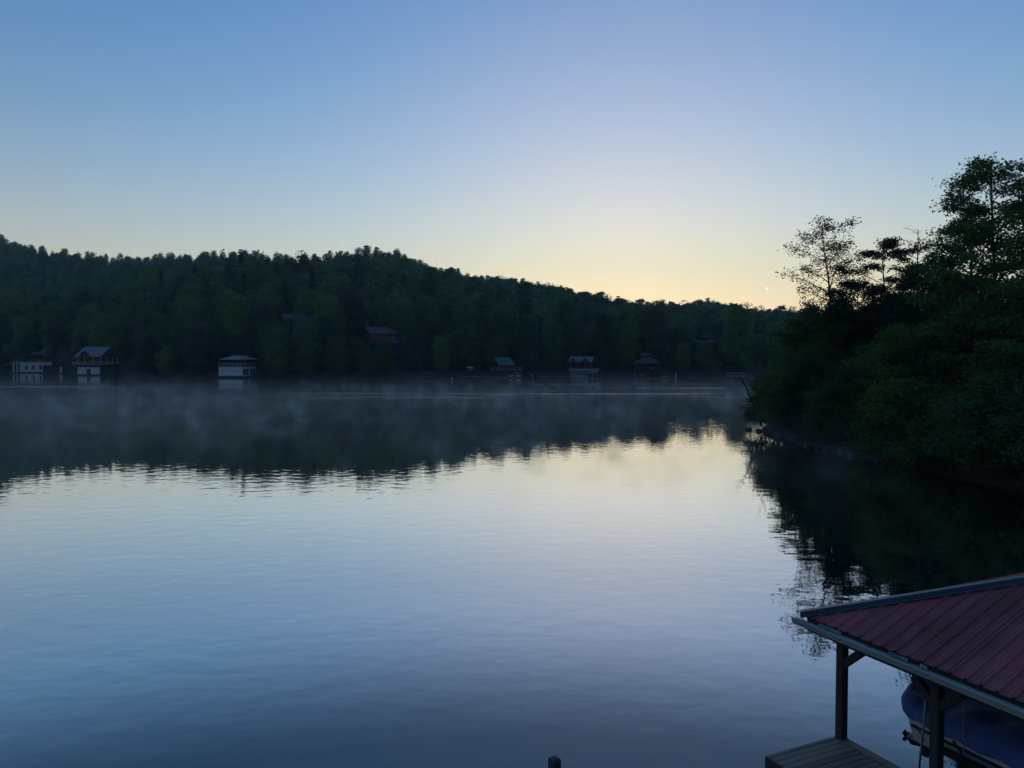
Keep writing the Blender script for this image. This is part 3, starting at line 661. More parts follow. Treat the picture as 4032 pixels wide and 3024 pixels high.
# ------------------------------------------------------------------ trees on the far shore
KEEP = [ # photo rectangles kept free of crowns standing in front, with the distance of the building behind
    (5, 190, 1370, 1475, 376), (160, 255, 1420, 1475, 361), (295, 475, 1362, 1480, 330), (860, 1012, 1400, 1490, 285),
    (1452, 1572, 1292, 1336, -312), (1138, 1202, 1243, 1268, -340), (1915, 2066, 1405, 1490, 285), (2250, 2370, 1405, 1490, 283), (2490, 2610, 1390, 1490, 283),
    (2728, 2835, 1290, 1350, -345), (1630, 1790, 1450, 1495, 284), (1845, 2250, 1462, 1492, 284), (2850, 2960, 1462, 1492, 284), (2640, 2680, 1460, 1492, 284)]
MARKS = [(-1e9, 'white flat-topped boathouse'), (120, 'white flat-topped boathouse'), (380, 'grey gabled boathouse'), (940, 'white hip-roofed boathouse'), (1680, 'small bench dock'), (1990, 'brown-railed boathouse'), (2300, 'white-arched boathouse'), (2548, 'dark red boathouse')]
ROWS = ['at the waterline', 'in the second row up', 'in the third row up', 'in the fourth row up', 'in the fifth row up']
OFFS = [3.5, 13, 24, 36, 50]
ORD = ['first', 'second', 'third', 'fourth', 'fifth', 'sixth', 'seventh', 'eighth', 'ninth', 'tenth', 'eleventh', 'twelfth', 'thirteenth', 'fourteenth', 'fifteenth', 'sixteenth', 'seventeenth', 'eighteenth', 'nineteenth', 'twentieth']
def far_tree_ok(x, d, z, H, R):
    """largest height (or None) that leaves the buildings behind in view"""
    X = (x - 2016) / FPX * d; hw = R * FPX / d
    for x0, x1, y0, y1, hd in KEEP:
        if x + hw * .85 > x0 and x - hw * .85 < x1:
            if hd > 0:      # boathouses: nothing in front or inside the footprint
                if d < hd + 12: return None
            elif d < 10 - hd:
                zmax = (1408 - y1) / FPX * d + CAM_H
                if d > -hd - 2: return None
                H = min(H, zmax - z)
    return H if H > 2 else None
rt = np.random.default_rng(21)
seg_count = {}
spots = []
for ri, off in enumerate(OFFS):
    x = -70.0 + ri * 23
    while x < 2960:
        d = float(ip(SHORE, x)) + off + rt.uniform(-2, 2)
        spots.append((ri, x + rt.uniform(-14, 14), d)); x += 10.3 * FPX / d * rt.uniform(.8, 1.25)
trees = []
for ri, x, d in spots:
    z = terrain(x, d); k = int(rt.integers(0, len(FAR))) if ri else int(rt.choice([0, 2, 4, 4, 5, 1]))
    if FAR[k][4] and rt.uniform() > .5: k = int(rt.integers(0, 6))
    H0, R0 = FAR[k][2], FAR[k][3]; s = rt.uniform(.72, 1.18)
    if 130 < x < 520 and ri < 3: s *= 1.12
    H = far_tree_ok(x, d, z, H0 * s, R0 * s)
    if H is None: continue
    s = min(s, H / H0 * 1.05)
    tint = rt.choice(['leaf', 'leaf_dark', 'leaf_bright', 'leaf_grey'], p=[.47, .28, .2, .05])
    if x < 560 and rt.uniform() < .25: tint = 'leaf_bright'
    trees.append([ri, x, d, z, k, s, H / H0, tint])
for hx, hd, k, s, tint in ((1215, 352, 5, .95, 'leaf_bright'), (1440, 345, 2, .8, 'leaf_bright'), (590, 322, 5, 1.05, 'leaf_grey'), (2560, 312, 0, 1.15, 'leaf_bright'), (760, 355, 1, 1.1, 'leaf_bright')):
    z = terrain(hx, hd); trees.append([4, hx, hd, z, k, s, far_tree_ok(hx, hd, z, FAR[k][2] * s, FAR[k][3] * s) / FAR[k][2] if far_tree_ok(hx, hd, z, FAR[k][2] * s, FAR[k][3] * s) else .6, tint])
trees.sort(key=lambda t: (t[0], t[1]))
WORD = {'leaf': 'mid green', 'leaf_dark': 'dark green', 'leaf_bright': 'bright green', 'leaf_grey': 'greyish green'}
for ri, x, d, z, k, s, sh, tint in trees:
    mi = max(i for i, m_ in enumerate(MARKS) if m_[0] <= x); key = (ri, mi)
    tm, crowns, H0, R0, con = FAR[k]
    n = seg_count[key] = seg_count.get(key, 0) + 1
    word = 'dark needled' if con else WORD[tint]
    where = (f'{ORD[n-1]} right of the {MARKS[mi][1]}' if mi else f'{ORD[n-1]} from the left picture edge')
    r = empty('pine_tree' if con else 'broadleaf_tree', ((x - 2016) / FPX * d, d, z - .3), rt.uniform(0, 6.28), f'{word} tree {ROWS[ri]}, {where}', 'tree', 'trees on the far shore')
    r.scale = (s, s, sh)
    link('trunk', tm, r); link('crown', crowns[tint], r)

# the rest of the wood: one mass of instanced crowns
fcol = bpy.data.collections.new('forest_crowns')
for i, (H, R, b, nl, per, con) in enumerate([(16, 6.2, .6, 18, 140, False), (19, 7.0, 1.0, 20, 140, False), (15, 6.6, .5, 18, 140, False), (21, 6.0, 1.2, 20, 135, False), (18, 7.6, .5, 24, 130, False), (21, 4.4, 1.0, 36, 60, True), (19, 4.2, 2.5, 12, 110, False)]):
    t, V, Fq = cloud_tree(300 + i, H, R, b, nl, per, 0.95 if not con else .8, con)
    me = np_mesh('forest_crown', V, Fq, M['needle'] if con else M['leaf_forest'])
    fcol.objects.link(bpy.data.objects.new('forest_crown_%d' % i, me))
pts, att = [], []
d = 292.0
while d < 1060:
    sp = 9.0 + (d - 290) * 0.003
    step = sp * FPX / d; x = -700 + rt.uniform(0, step)
    while x < 4700:
        xx = x + rt.uniform(-.45, .45) * step; dd = d + rt.uniform(-.45, .45) * sp
        ds = float(ip(SHORE, xx)); x += step
        if dd < ds + (62 if -90 < xx < 2990 else 4): continue
        if dd > float(ip(SKYDIST, xx)) + 30: continue
        z = terrain(xx, dd); sc_ = rt.uniform(.6, 1.28) * (1.0 if d < 500 else max(.72, 1.0 - (d - 500) / 900)); k = int(rt.choice(7, p=[.2, .19, .18, .16, .18, .04, .05]))
        if k == 5 and d > 480: k = 6
        if far_tree_ok(xx, dd, z, 16 * sc_, 6.0 * sc_) is None: continue
        h_ = far_tree_ok(xx, dd, z, 16 * sc_, 6.0 * sc_)
        pts.append(((xx - 2016) / FPX * dd, dd, z - .5)); att.append((rt.uniform(0, 6.28), sc_ * min(1, h_ / (16 * sc_)), k))
    d += sp * .92
me = bpy.data.meshes.new('forest'); me.from_pydata(pts, [], [])
for nm, ty, col in (('rot', 'FLOAT', 0), ('scl', 'FLOAT', 1), ('idx', 'INT', 2)):
    a = me.attributes.new(nm, ty, 'POINT'); a.data.foreach_set('value', np.array([q[col] for q in att], np.int32 if ty == 'INT' else np.float32))
fo = tag(link('forest', me), 'dense green wood covering the hills behind the shore trees', 'forest', kind='stuff')
ng = bpy.data.node_groups.new('forest_nodes', 'GeometryNodeTree')
ng.interface.new_socket('Geometry', in_out='INPUT', socket_type='NodeSocketGeometry'); ng.interface.new_socket('Geometry', in_out='OUTPUT', socket_type='NodeSocketGeometry')
gn = ng.nodes; gi, go = gn.new('NodeGroupInput'), gn.new('NodeGroupOutput')
ci = gn.new('GeometryNodeCollectionInfo'); ci.inputs['Collection'].default_value = fcol; ci.inputs['Separate Children'].default_value = True; ci.inputs['Reset Children'].default_value = True
iop = gn.new('GeometryNodeInstanceOnPoints'); iop.inputs['Pick Instance'].default_value = True
def named(nm, ty):
    a = gn.new('GeometryNodeInputNamedAttribute'); a.data_type = ty; a.inputs['Name'].default_value = nm; return a.outputs[0]
cx = gn.new('ShaderNodeCombineXYZ'); ng.links.new(named('rot', 'FLOAT'), cx.inputs[2])
ng.links.new(gi.outputs[0], iop.inputs['Points']); ng.links.new(ci.outputs[0], iop.inputs['Instance']); ng.links.new(named('idx', 'INT'), iop.inputs['Instance Index'])
ng.links.new(cx.outputs[0], iop.inputs['Rotation']); ng.links.new(named('scl', 'FLOAT'), iop.inputs['Scale']); ng.links.new(iop.outputs[0], go.inputs[0])
fo.modifiers.new('forest', 'NODES').node_group = ng

# ------------------------------------------------------------------ trees on the near right-hand point
def at_px(px, Y): return (px - 2016) / FPX * Y
def top_z(py, Y): return (1408 - py) / FPX * Y + CAM_H
def near_tree(name, label, px, Y, top_py, lm='leaf', group=None, base_dx=0.0, **kw):
    X = at_px(px, Y); z0 = bank_z(X, Y); H = top_z(top_py, Y) - z0
    tb, V, Fq = branch_tree(H=H, **kw)
    r = empty(name, (X + base_dx, Y, z0 - .1), 0, label, 'tree', group)
    tb.build('trunk', M['bark'], r); link('crown', np_mesh('crown', V, Fq, M[lm]), r); return r
near_tree('broadleaf_tree', 'slender airy tree with sparse leaves against the yellow sky, farthest out on the point', 3292, 72, 905, 'leaf',
          seed=11, r0=.24, cb=.36, R=3.4, nl=30, lean=(-2.2, 0), up=.75, nsub=6, clump=.34, per=7, leaf=.2, flat=.8)
near_tree('pine_tree', 'dark pine with flat layered needle pads beside the airy tree', 3468, 68, 940, 'needle',
          seed=12, r0=.2, cb=.45, R=3.1, nl=17, lean=(.35, 0), up=.42, nsub=4, clump=.36, per=34, leaf=.18, flat=.42, leaf_from=.5, bend=.5, prof=lambda u: .8 + .45 * math.sin(11 * u + 1))
near_tree('pine_tree', 'thin conifer with bare spiky top between pine and tall broadleaf tree', 3580, 62, 905, 'needle',
          seed=13, r0=.19, cb=.3, R=2.5, nl=34, lean=(-.4, 0), up=.55, nsub=5, clump=.26, per=8, leaf=.19, flat=.5, bare_top=True, prof=lambda u: 1.05 - .55 * u)
near_tree('broadleaf_tree', 'tall leafy tree, the highest on the point, at the picture edge', 3885, 52, 672, 'leaf',
          seed=14, r0=.3, cb=.25, R=4.0, nl=34, lean=(-.4, 0), up=.6, nsub=7, clump=.45, per=18, leaf=.2, flat=.5)
near_tree('broadleaf_tree', 'dense leafy tree left of the tallest one, rounded top', 3835, 56, 820, 'leaf_dark',
          seed=15, r0=.26, cb=.2, R=2.2, nl=30, up=.6, nsub=6, clump=.46, per=18, leaf=.2, flat=.5)
near_tree('broadleaf_tree', 'leafy tree with forked trunk cut by the right picture edge', 4030, 49, 780, 'leaf',
          seed=16, r0=.26, cb=.22, R=3.6, nl=30, lean=(.5, 0), up=.6, nsub=6, clump=.45, per=18, leaf=.2, flat=.5)
near_tree('broadleaf_tree', 'dense low tree in front of the layered pine', 3395, 70, 1120, 'leaf_dark',
          seed=17, r0=.2, cb=.15, R=3.2, nl=26, up=.5, nsub=6, clump=.5, per=24, leaf=.2, flat=.45)
near_tree('broadleaf_tree', 'dense tree standing behind the bare-topped conifer', 3640, 70, 1060, 'leaf_dark',
          seed=18, r0=.22, cb=.15, R=3.4, nl=28, up=.5, nsub=6, clump=.5, per=24, leaf=.2, flat=.45)
near_tree('broadleaf_tree', 'round leafy tree near the tip of the point below the airy tree', 3180, 76, 1222, 'leaf',
          seed=19, r0=.18, cb=.1, R=3.0, nl=26, up=.45, nsub=6, clump=.45, per=22, leaf=.2, flat=.45)
# undergrowth, four shapes repeated
UND = []
for i, (H, R, nl, per, lm) in enumerate([(6.2, 3.1, 24, 20, 'leaf_dark'), (8.2, 3.4, 28, 20, 'leaf'), (4.4, 2.7, 20, 22, 'leaf'), (9.6, 3.6, 30, 19, 'leaf_dark'), (5.2, 3.2, 22, 22, 'leaf')]):
    tb, V, Fq = branch_tree(40 + i, H, .07 + .012 * H, .05, R, nl, up=.35, nsub=6, clump=.45, per=per, leaf=.19, flat=.6, droop=.1, prof=lambda u: 1.05 - .55 * u * u)
    UND.append((tb.mesh('trunk', M['bark']), np_mesh('crown', V, Fq, M[lm]), H, R, lm))
ru = np.random.default_rng(5)
URW = ['overhanging the water', 'in the second row', 'in the third row', 'in the fourth row', 'in the back row']
ucount = {}
for ri, (e0, step, ks) in enumerate([(1.1, 2.9, (0, 2, 2, 4)), (4.0, 3.6, (0, 1, 4, 1)), (8.0, 4.0, (1, 1, 3)), (13, 4.8, (1, 3, 1)), (19, 5.5, (1, 3))]):
    y = 80.0 - ri * .8
    while y > 37:
        e = e0 + ru.uniform(-.7, .7); X = shore_x(y) + e; k = int(ru.choice(ks))
        if ri == 0 and y > 76: k = 0
        if ri == 1 and y > 77: k = 1
        if y > 73: X += .5      # the tip of the point is narrow and low
        z = bank_z(X, y); n = ucount[ri] = ucount.get(ri, 0) + 1
        px, _ = proj((X, y, 0))
        if px < 4350:
            s = ru.uniform(.85, 1.15) * (.88 if y > 75 and ri == 0 else 1)
            tm, cm, H, R, lm = UND[k]
            r = empty('shrub' if H < 7 else 'broadleaf_tree', (X, y, z - .15), ru.uniform(0, 6.28),
                      f'{WORD[lm]} {"bushy shrub" if H < 7 else "low tree"} {URW[ri]}, {ORD[n-1]} from the tip of the point', 'shrub' if H < 7 else 'tree', 'undergrowth on the point')
            r.scale = (s, s, s * ru.uniform(.9, 1.1)); link('trunk', tm, r); link('crown', cm, r)
        y -= step * ru.uniform(.8, 1.2)
# leaning bare tree and stones at the tip
def P3(px, py, Y): p = aty(px, py, Y); return (p[0], p[1], p[2])
r = empty('bare_tree', (0, 0, 0), 0, 'leaning leafless tree reaching over the water at the tip of the point', 'tree')
Yb = 77.5
MB().tube([P3(3000, 1680, Yb), P3(2968, 1600, Yb), P3(2948, 1550, Yb), P3(2928, 1502, Yb)], [.12, .1, .075, .05], 7).build('trunk', M['bark'], r)
for k, pts_ in enumerate([[(2928, 1502), (2912, 1482), (2905, 1466)], [(2930, 1508), (2912, 1500), (2886, 1492)], [(2935, 1520), (2918, 1502), (2900, 1496)], [(2945, 1545), (2960, 1520), (2946, 1498), (2930, 1496)], [(2950, 1552), (2968, 1535)], [(2960, 1582), (2938, 1566)], [(2978, 1622), (2950, 1592), (2915, 1570)], [(2975, 1500), (3010, 1430), (2992, 1390), (2985, 1370)], [(3008, 1432), (3022, 1405), (3012, 1385)]]):
    q = [P3(a, b, Yb - .1 * k) for a, b in pts_]; MB().tube(q, list(np.linspace(.045, .012, len(q))), 5).build('branch', M['bark'], r)
r['label'] = 'leaning leafless tree reaching over the water at the tip of the point'
def rock_mesh(seed):
    bm = bmesh.new(); bmesh.ops.create_icosphere(bm, subdivisions=2, radius=1); rr = np.random.default_rng(seed); ph = rr.uniform(0, 6, 6)
    for v in bm.verts:
        c = v.co; f = 1 + .22 * math.sin(3 * c.x + ph[0]) * math.cos(2.5 * c.y + ph[1]) + .15 * math.sin(5 * c.z + ph[2] + 2 * c.x) + rr.normal(0, .05); v.co = Vector((c.x * f, c.y * f * .8, c.z * f * .5))
    me = bpy.data.meshes.new('rock'); bm.to_mesh(me); bm.free(); me.materials.append(M['rock']); return me
RK = [rock_mesh(i) for i in range(4)]
yy = 79.6
for i in range(19):
    X = shore_x(min(yy, 80.5)) + ru.uniform(-.75, .15); s = ru.uniform(.25, .6)
    o = link('rock', RK[i % 4]); o.location = (X, yy, ru.uniform(0, .12)); o.scale = (s, s, s); o.rotation_euler = (0, 0, ru.uniform(0, 6))
    tag(o, f'dark wet rock at the waterline of the point, {ORD[i]} from its tip', 'rock', 'rocks along the point'); yy -= ru.uniform(.9, 2.2)

# ------------------------------------------------------------------ near boathouse (open, red metal hip roof)
BH = empty('boathouse', (5.03, 13.68, 0), math.radians(25), 'open timber boathouse with red ribbed metal hip roof over a covered boat', 'boathouse')
X0, Y0, ZE, SL, XR, YE = .06, -.2, 2.92, .4, 3.7, -9.6
RIB = .2286
prof = [(0, 0), (.022, 0), (.038, .03), (.06, .03), (.076, 0), (.135, 0), (.141, .005), (.149, .005), (.155, 0), (.2, 0), (.206, .005), (.214, .005), (.22, 0)]
def roof_panels(side):
    """ribbed sheets; each sheet spans four ribs and is cut along the hip"""
    lo, hi = (YE, Y0) if side in 'LR' else (X0, 2 * XR - X0)
    n = math.ceil((hi - lo) / (RIB * 4)); 
    for i in range(n):
        cols = []
        for k in range(4):
            for c, dz in prof: cols.append(((i * 4 + k) * RIB + c, dz))
        cols.append(((i * 4 + 4) * RIB, 0)); vs = []
        for c, dz in cols:
            c = min(c, hi - lo)
            w = hi - c if side in 'LR' else lo + c        # position along the eave
            dist = min(Y0 - w, w - YE) if side in 'LR' else min(w - X0, 2 * XR - X0 - w)
            run = max(0, min(dist, XR - X0))
            for r_ in (0.0, run):
                z = ZE + SL * r_ + dz - (.006 if i % 2 else 0)
                if side == 'L': p = (X0 + r_, w, z)
                elif side == 'R': p = (2 * XR - X0 - r_, w, z)
                elif side == 'F': p = (w, Y0 - r_, z)
                else: p = (w, YE + r_, z)
                vs.append(p)
        fs = [(2*j, 2*j+1, 2*j+3, 2*j+2) for j in range(len(cols) - 1)]
        if side in 'RF': fs = [f[::-1] for f in fs]
        MB().add(vs, fs).build('roof_panel', M['roofred'], BH)
for s_ in 'LRFN': roof_panels(s_)
# sheathing below the sheets
zr = ZE + SL * (XR - X0); t_ = .03; a_ = [(X0+.03, Y0-.03, ZE-t_), (2*XR-X0-.03, Y0-.03, ZE-t_), (2*XR-X0-.03, YE+.03, ZE-t_), (X0+.03, YE+.03, ZE-t_)]
rd = [(XR, Y0 - (XR - X0), zr - t_), (XR, YE + (XR - X0), zr - t_)]
MB().add(a_ + rd, [(0, 3, 5, 4), (1, 4, 5, 2), (0, 4, 1), (2, 5, 3)]).build('sheathing', M['darkwood'], BH)
def hip_cap(p, q, side):
    """folded trim along a hip or ridge: two flat wings and a raised middle"""
    p, q = Vector(p), Vector(q); d = (q - p).normalized(); s = Vector((d.y, -d.x, 0)).normalized()
    b = MB(); w = .115; drop = .05 if side else .045
    prof_ = [(-w, -drop + .03), (-w, -drop + .012 + .03), (-.065, .012), (-.06, .075), (.06, .075), (.065, .012), (w, -drop + .012 + .03), (w, -drop + .03)]
    vs = [c + s * a + Vector((0, 0, z)) for c in (p, q) for a, z in prof_]; n = len(prof_)
    b.add(vs, [(i, i + 1, n + i + 1, n + i) for i in range(n - 1)] + [tuple(range(n))[::-1], tuple(range(n, 2 * n))])
    return b.build('hip_cap', M['hipgrey'], BH)
top1, top2 = (XR, Y0 - (XR - X0), zr + .01), (XR, YE + (XR - X0), zr + .01)
hip_cap((X0 - .03, Y0 + .03, ZE + .0), top1, 1); hip_cap((2*XR - X0 + .03, Y0 + .03, ZE), top1, 1); hip_cap((X0, YE, ZE), top2, 1); hip_cap((2*XR - X0, YE, ZE), top2, 1); hip_cap(top1, top2, 0)
# fascia and gutter along the visible eave
for k in range(4): box(BH, 'fascia', M['fascia'], X0 + .045, X0 + .075, Y0 - .05 - (k + 1) * 2.27, Y0 - .05 - k * 2.27 - .01, 2.66, 2.885)
for y0, y1 in ((-.55, -1.02), (-1.95, -2.3), (-2.5, -2.62), (-4.5, -4.9)): box(BH, 'drip_flashing', M['flash'], X0 + .012, X0 + .043, y1, y0, 2.82, 2.89)
gp = [(.09, 2.72), (.095, 2.83), (.09, 2.83), (.083, 2.73), (.035, 2.73), (.018, 2.775), (.008, 2.825), (-.004, 2.84), (-.012, 2.83), (-.006, 2.80), (.012, 2.76), (.026, 2.72)]
ng_ = len(gp); gv = [(x, y, z) for y in (0.0, YE) for x, z in gp]
gt = MB().add(gv, [(i, (i + 1) % ng_, ng_ + (i + 1) % ng_, ng_ + i) for i in range(ng_)]).build('gutter', M['gutter'], BH)
for y in (-.78, -1.6, -2.5, -3.4, -4.3): box(gt, 'hanger', M['flash'], -.006, .088, y, y + .03, 2.835, 2.845)
# frame
PY = [-.66, -2.48, -4.5, -6.6, -8.7]
for px_ in (.54, 6.7):
    for y in PY: MB().box(px_, px_ + .15, y, y + .15, -2.0 if px_ > 5 else .752, 2.44).build('post', M['post'], BH, bevel=.008)
    MB().box(px_ + .005, px_ + .145, -9.0, -.45, 2.441, 2.68).build('beam', M['post'], BH)
    for y in PY:
        cx_ = px_ + .075
        for sg in ((-1,) if y == PY[0] else (1,) if y == PY[-1] else (-1, 1)):
            MB().bar((cx_, y + .075 + sg * .02, 2.08), (cx_, y + .075 + sg * .4, 2.43), .12, .12, up=(1, 0, 0)).build('knee_brace', M['post'], BH)
for y in (-.5, -4.4, -8.6): MB().box(.7, 6.69, y - .07, y + .07, 2.50, 2.64).build('tie_beam', M['post'], BH)
for k in range(14): MB().bar((X0 + .1, -.6 - k * .62, ZE - .12), (XR - .02, -.6 - k * .62, ZE + SL * (min(XR - X0, .4 + k * .62)) * (1 if .4 + k * .62 > 3 else 1) - .12) if .4 + k * .62 >= XR - X0 else (X0 + .4 + k * .62, -.6 - k * .62, ZE + SL * (.4 + k * .62) - .12), .04, .12).build('rafter', M['post'], BH)

# walkway of the boathouse
DK = empty('dock', (5.03, 13.68, 0), math.radians(25), 'weathered plank walkway under the corner post of the red-roofed boathouse', 'dock')
pm = [MB().box(-1.0, .535, -.0655, .0655, -.032, 0).mesh('plank', M['plank'], .004) for _ in range(3)]
first = MB().box(-1.02, .535, -.035, .035, -.032, .004).mesh('plank', M['plank'], .004)
o = link('plank', first, DK); o.location = (0, -.51, .75)
y = -.62; i = 0
while y > -9.2:
    o = link('plank', pm[i % 3], DK); o.location = (random.uniform(-.012, .004), y, .75 + random.uniform(-.002, .002)); o.rotation_euler = (random.uniform(-.008, .008), 0, random.uniform(-.002, .002)); y -= .1375; i += 1
for k in range(3): box(DK, 'border_board', M['plank'], .545, .69, -.475 - (k + 1) * 2.9, -.475 - k * 2.9 - .006, .72, .765, bevel=.004)
box(DK, 'edge_fascia', M['post'], .691, .73, -9.2, -.46, .5, .745); box(DK, 'edge_fascia', M['post'], -1.045, -1.003, -9.2, -.5, .47, .735); box(DK, 'edge_fascia', M['post'], -1.0, .69, -.472, -.435, .5, .717)
box(DK, 'bumper', M['flash'], -1.075, -1.046, -1.15, -.62, .3, .62)
for x in (-.95, .45):
    for yq in (-.75, -3.4, -6.1, -8.8): MB().tube([(x, yq, -2.2), (x, yq, .715)], .1, 10).build('pile', M['post'], DK)
for yq in (-.9, -2.4, -3.9, -5.4, -6.9): box(DK, 'joist', M['post'], -.98, .6, yq, yq + .05, .5, .715)

# covered boat on its lift
BT = empty('motorboat', (5.03, 13.68, 0), math.radians(25), 'white motorboat under a blue canvas cover hanging in the red-roofed boathouse', 'boat')
BX, YS, YB = 2.2, -1.52, -7.4
def hull_sections():
    secs = []
    for i in range(15):
        t = i / 14; y = YS + (YB - YS) * t; k = 1 - max(0, (t - .5) / .5) ** 2.2; rise = max(0, (t - .45) / .55) ** 2 * .4
        gw, ch = 1.05 * k + .02, .92 * k * (1 - .25 * t) + .01
        secs.append([(BX - gw, y, 1.50 + rise * .4), (BX - gw * .995, y, 1.36 + rise * .4), (BX - ch, y, 1.02 + rise * .7), (BX - ch * .93, y, .96 + rise * .7), (BX, y, .74 + rise), (BX + ch * .93, y, .96 + rise * .7), (BX + ch, y, 1.02 + rise * .7), (BX + gw * .995, y, 1.36 + rise * .4), (BX + gw, y, 1.50 + rise * .4)])
    return secs
S_ = hull_sections(); n_ = 9; hb = MB()
hb.add([p for s in S_ for p in s], [(i*n_+j, i*n_+j+1, (i+1)*n_+j+1, (i+1)*n_+j) for i in range(14) for j in range(n_-1)] + [tuple(range(n_))[::-1]])
hull = hb.build('hull', M['hull'], BT)
MB().box(BX - 1.075, BX - 1.045, -5.2, -1.56, 1.30, 1.345).build('rub_rail', M['black'], BT)
rg = np.random.default_rng(3); NV, NU = 40, 33
ph = rg.uniform(0, 6, 8); V = []
for i in range(NV):
    t = i / (NV - 1); y = -1.16 + (YB - .15 + 1.16) * t
    e = min(1, max(0, (t) / .09)); e = math.sqrt(1 - (1 - e) ** 2) if e < 1 else 1
    k = 1 - max(0, (t - .5) / .5) ** 2.3
    hgt_ = (.2 + .14 * math.exp(-((t - .42) / .16) ** 2)) * (0.5 + .5 * e) * (.55 + .45 * k) * (1 - .12 * math.exp(-((t - .13) / .05) ** 2))
    for j in range(NU):
        a = -1 + 2 * j / (NU - 1)
        hw = (1.1 * k + .04) * (.52 + .48 * e); zb = 1.49 - .02 * math.sin(9 * t * 6.28) + (.16 * (1 - e))
        if abs(a) > .9: x = math.copysign(hw, a); z = zb - .06 + (1 - abs(a)) * 1.6
        else:
            q = abs(a) / .9; x = math.copysign(hw * (1 - .02 * (1 - q)) * q ** .8, a); z = zb + .1 + hgt_ * (1 - q ** 3.2)
        wr = .022 * abs(math.sin(7 * a + ph[0] + 9 * t)) + .02 * (1 - abs(math.sin(16 * t + 3 * a + ph[1]))) ** 2 * 1.6 + .02 * math.sin(57 * t - 9 * a + ph[2]) * (abs(a) > .3) + .03 * math.exp(-((t - .05) / .03) ** 2) * math.sin(11 * a + ph[3])
        V.append((BX + x * (1 + wr * .8), y + wr * .5, z + wr))
F = [(i*NU+j, i*NU+j+1, (i+1)*NU+j+1, (i+1)*NU+j) for i in range(NV-1) for j in range(NU-1)]
tarp = link('canvas_cover', np_mesh('canvas_cover', V, F, M['tarp'], True), BT)
for i0 in (0, NV - 1): MB().add([V[i0*NU+j] for j in range(NU)], [tuple(range(NU))]).build('cover_end', M['tarp'], tarp)
# outboard drive and tie-down straps
om = MB().tube([(BX - .42, -1.42, .92), (BX - .42, -1.3, .80), (BX - .42, -1.12, .74), (BX - .42, -.98, .74)], [.05, .12, .11, .03], 8); om.box(BX - .46, BX - .38, -1.42, -1.28, .55, 1.3); om.box(BX - .62, BX - .22, -1.36, -1.12, .80, .83); om.build('outboard_drive', M['black'], BT)
pp = MB()
for k in range(3): an = k * 2.094; pp.bar((BX - .42, -.99, .74), (BX - .42 + .1 * math.cos(an), -.97, .74 + .1 * math.sin(an)), .09, .015, up=(0, 1, 0))
pp.build('propeller', M['black'], BT)
for a, b in (((1.13, -1.62, 1.36), (1.32, -1.8, .98)), ((1.12, -2.32, 1.40), (1.0, -2.72, 1.18)), ((1.0, -2.72, 1.18), (.86, -3.0, .86)), ((1.1, -2.5, 1.33), (1.06, -2.5, 1.05)), ((1.1, -4.3, 1.36), (1.0, -4.7, 1.1))):
    MB().bar(a, b, .035, .012).build('strap', M['strap'], BT)
LF = empty('boat_lift', (5.03, 13.68, 0), math.radians(25), 'dark steel boat lift cradle carrying the blue-covered boat', 'boat lift')
box(LF, 'side_beam', M['black'], 1.0, 1.08, -7.0, -2.02, 1.16, 1.26); box(LF, 'side_beam', M['black'], 3.32, 3.40, -7.0, -2.02, 1.16, 1.26)
for y in (-2.6, -5.6): box(LF, 'cross_beam', M['black'], 1.0, 3.4, y, y + .1, .52, .64)
for x in (1.0, 3.32):
    for y in (-2.6, -5.6): box(LF, 'upright', M['black'], x + .005, x + .075, y + .01, y + .09, .64, 1.16); MB().tube([(x + .04, y + .05, 1.26), (x + .04, y + .05, 2.46)], .012, 5).build('cable', M['steel'], LF)
for x in (1.7, 2.7): box(LF, 'bunk', M['darkwood'], x, x + .1, -6.6, -2.0, .66, .8)
PO = empty('pole', (5.03, 13.68, 0), math.radians(25), 'thin grey pipe hanging beside the boathouse post in front of the boat', 'pipe')
MB().tube([(.92, -2.0, 2.30), (.92, -1.96, 1.6), (.92, -1.9, .95)], .02, 7).build('pipe', M['steel'], PO); MB().tube([(.92, -2.0, 2.30), (.92, -2.02, 2.6)], .012, 6).build('hook', M['black'], PO); MB().tube([(.92, -1.9, .95), (.92, -1.86, .3)], .015, 6).build('rope', M['strap'], PO)

# mooring post
MP = empty('mooring_post', (.66, 11.72, 0), math.radians(33), 'square dark mooring post standing alone at the bottom of the picture', 'post')
MB().box(-.075, .075, -.075, .075, -2.5, 1.27).build('shaft', M['post'], MP, bevel=.008)
MB().add([(-.075, -.075, 1.271), (.075, -.075, 1.271), (.075, .075, 1.271), (-.075, .075, 1.271), (-.05, -.05, 1.30), (.05, -.05, 1.30), (.05, .05, 1.30), (-.05, .05, 1.30)], [(0,1,5,4),(1,2,6,5),(2,3,7,6),(3,0,4,7),(4,5,6,7)]).build('chamfered_top', M['post'], MP)

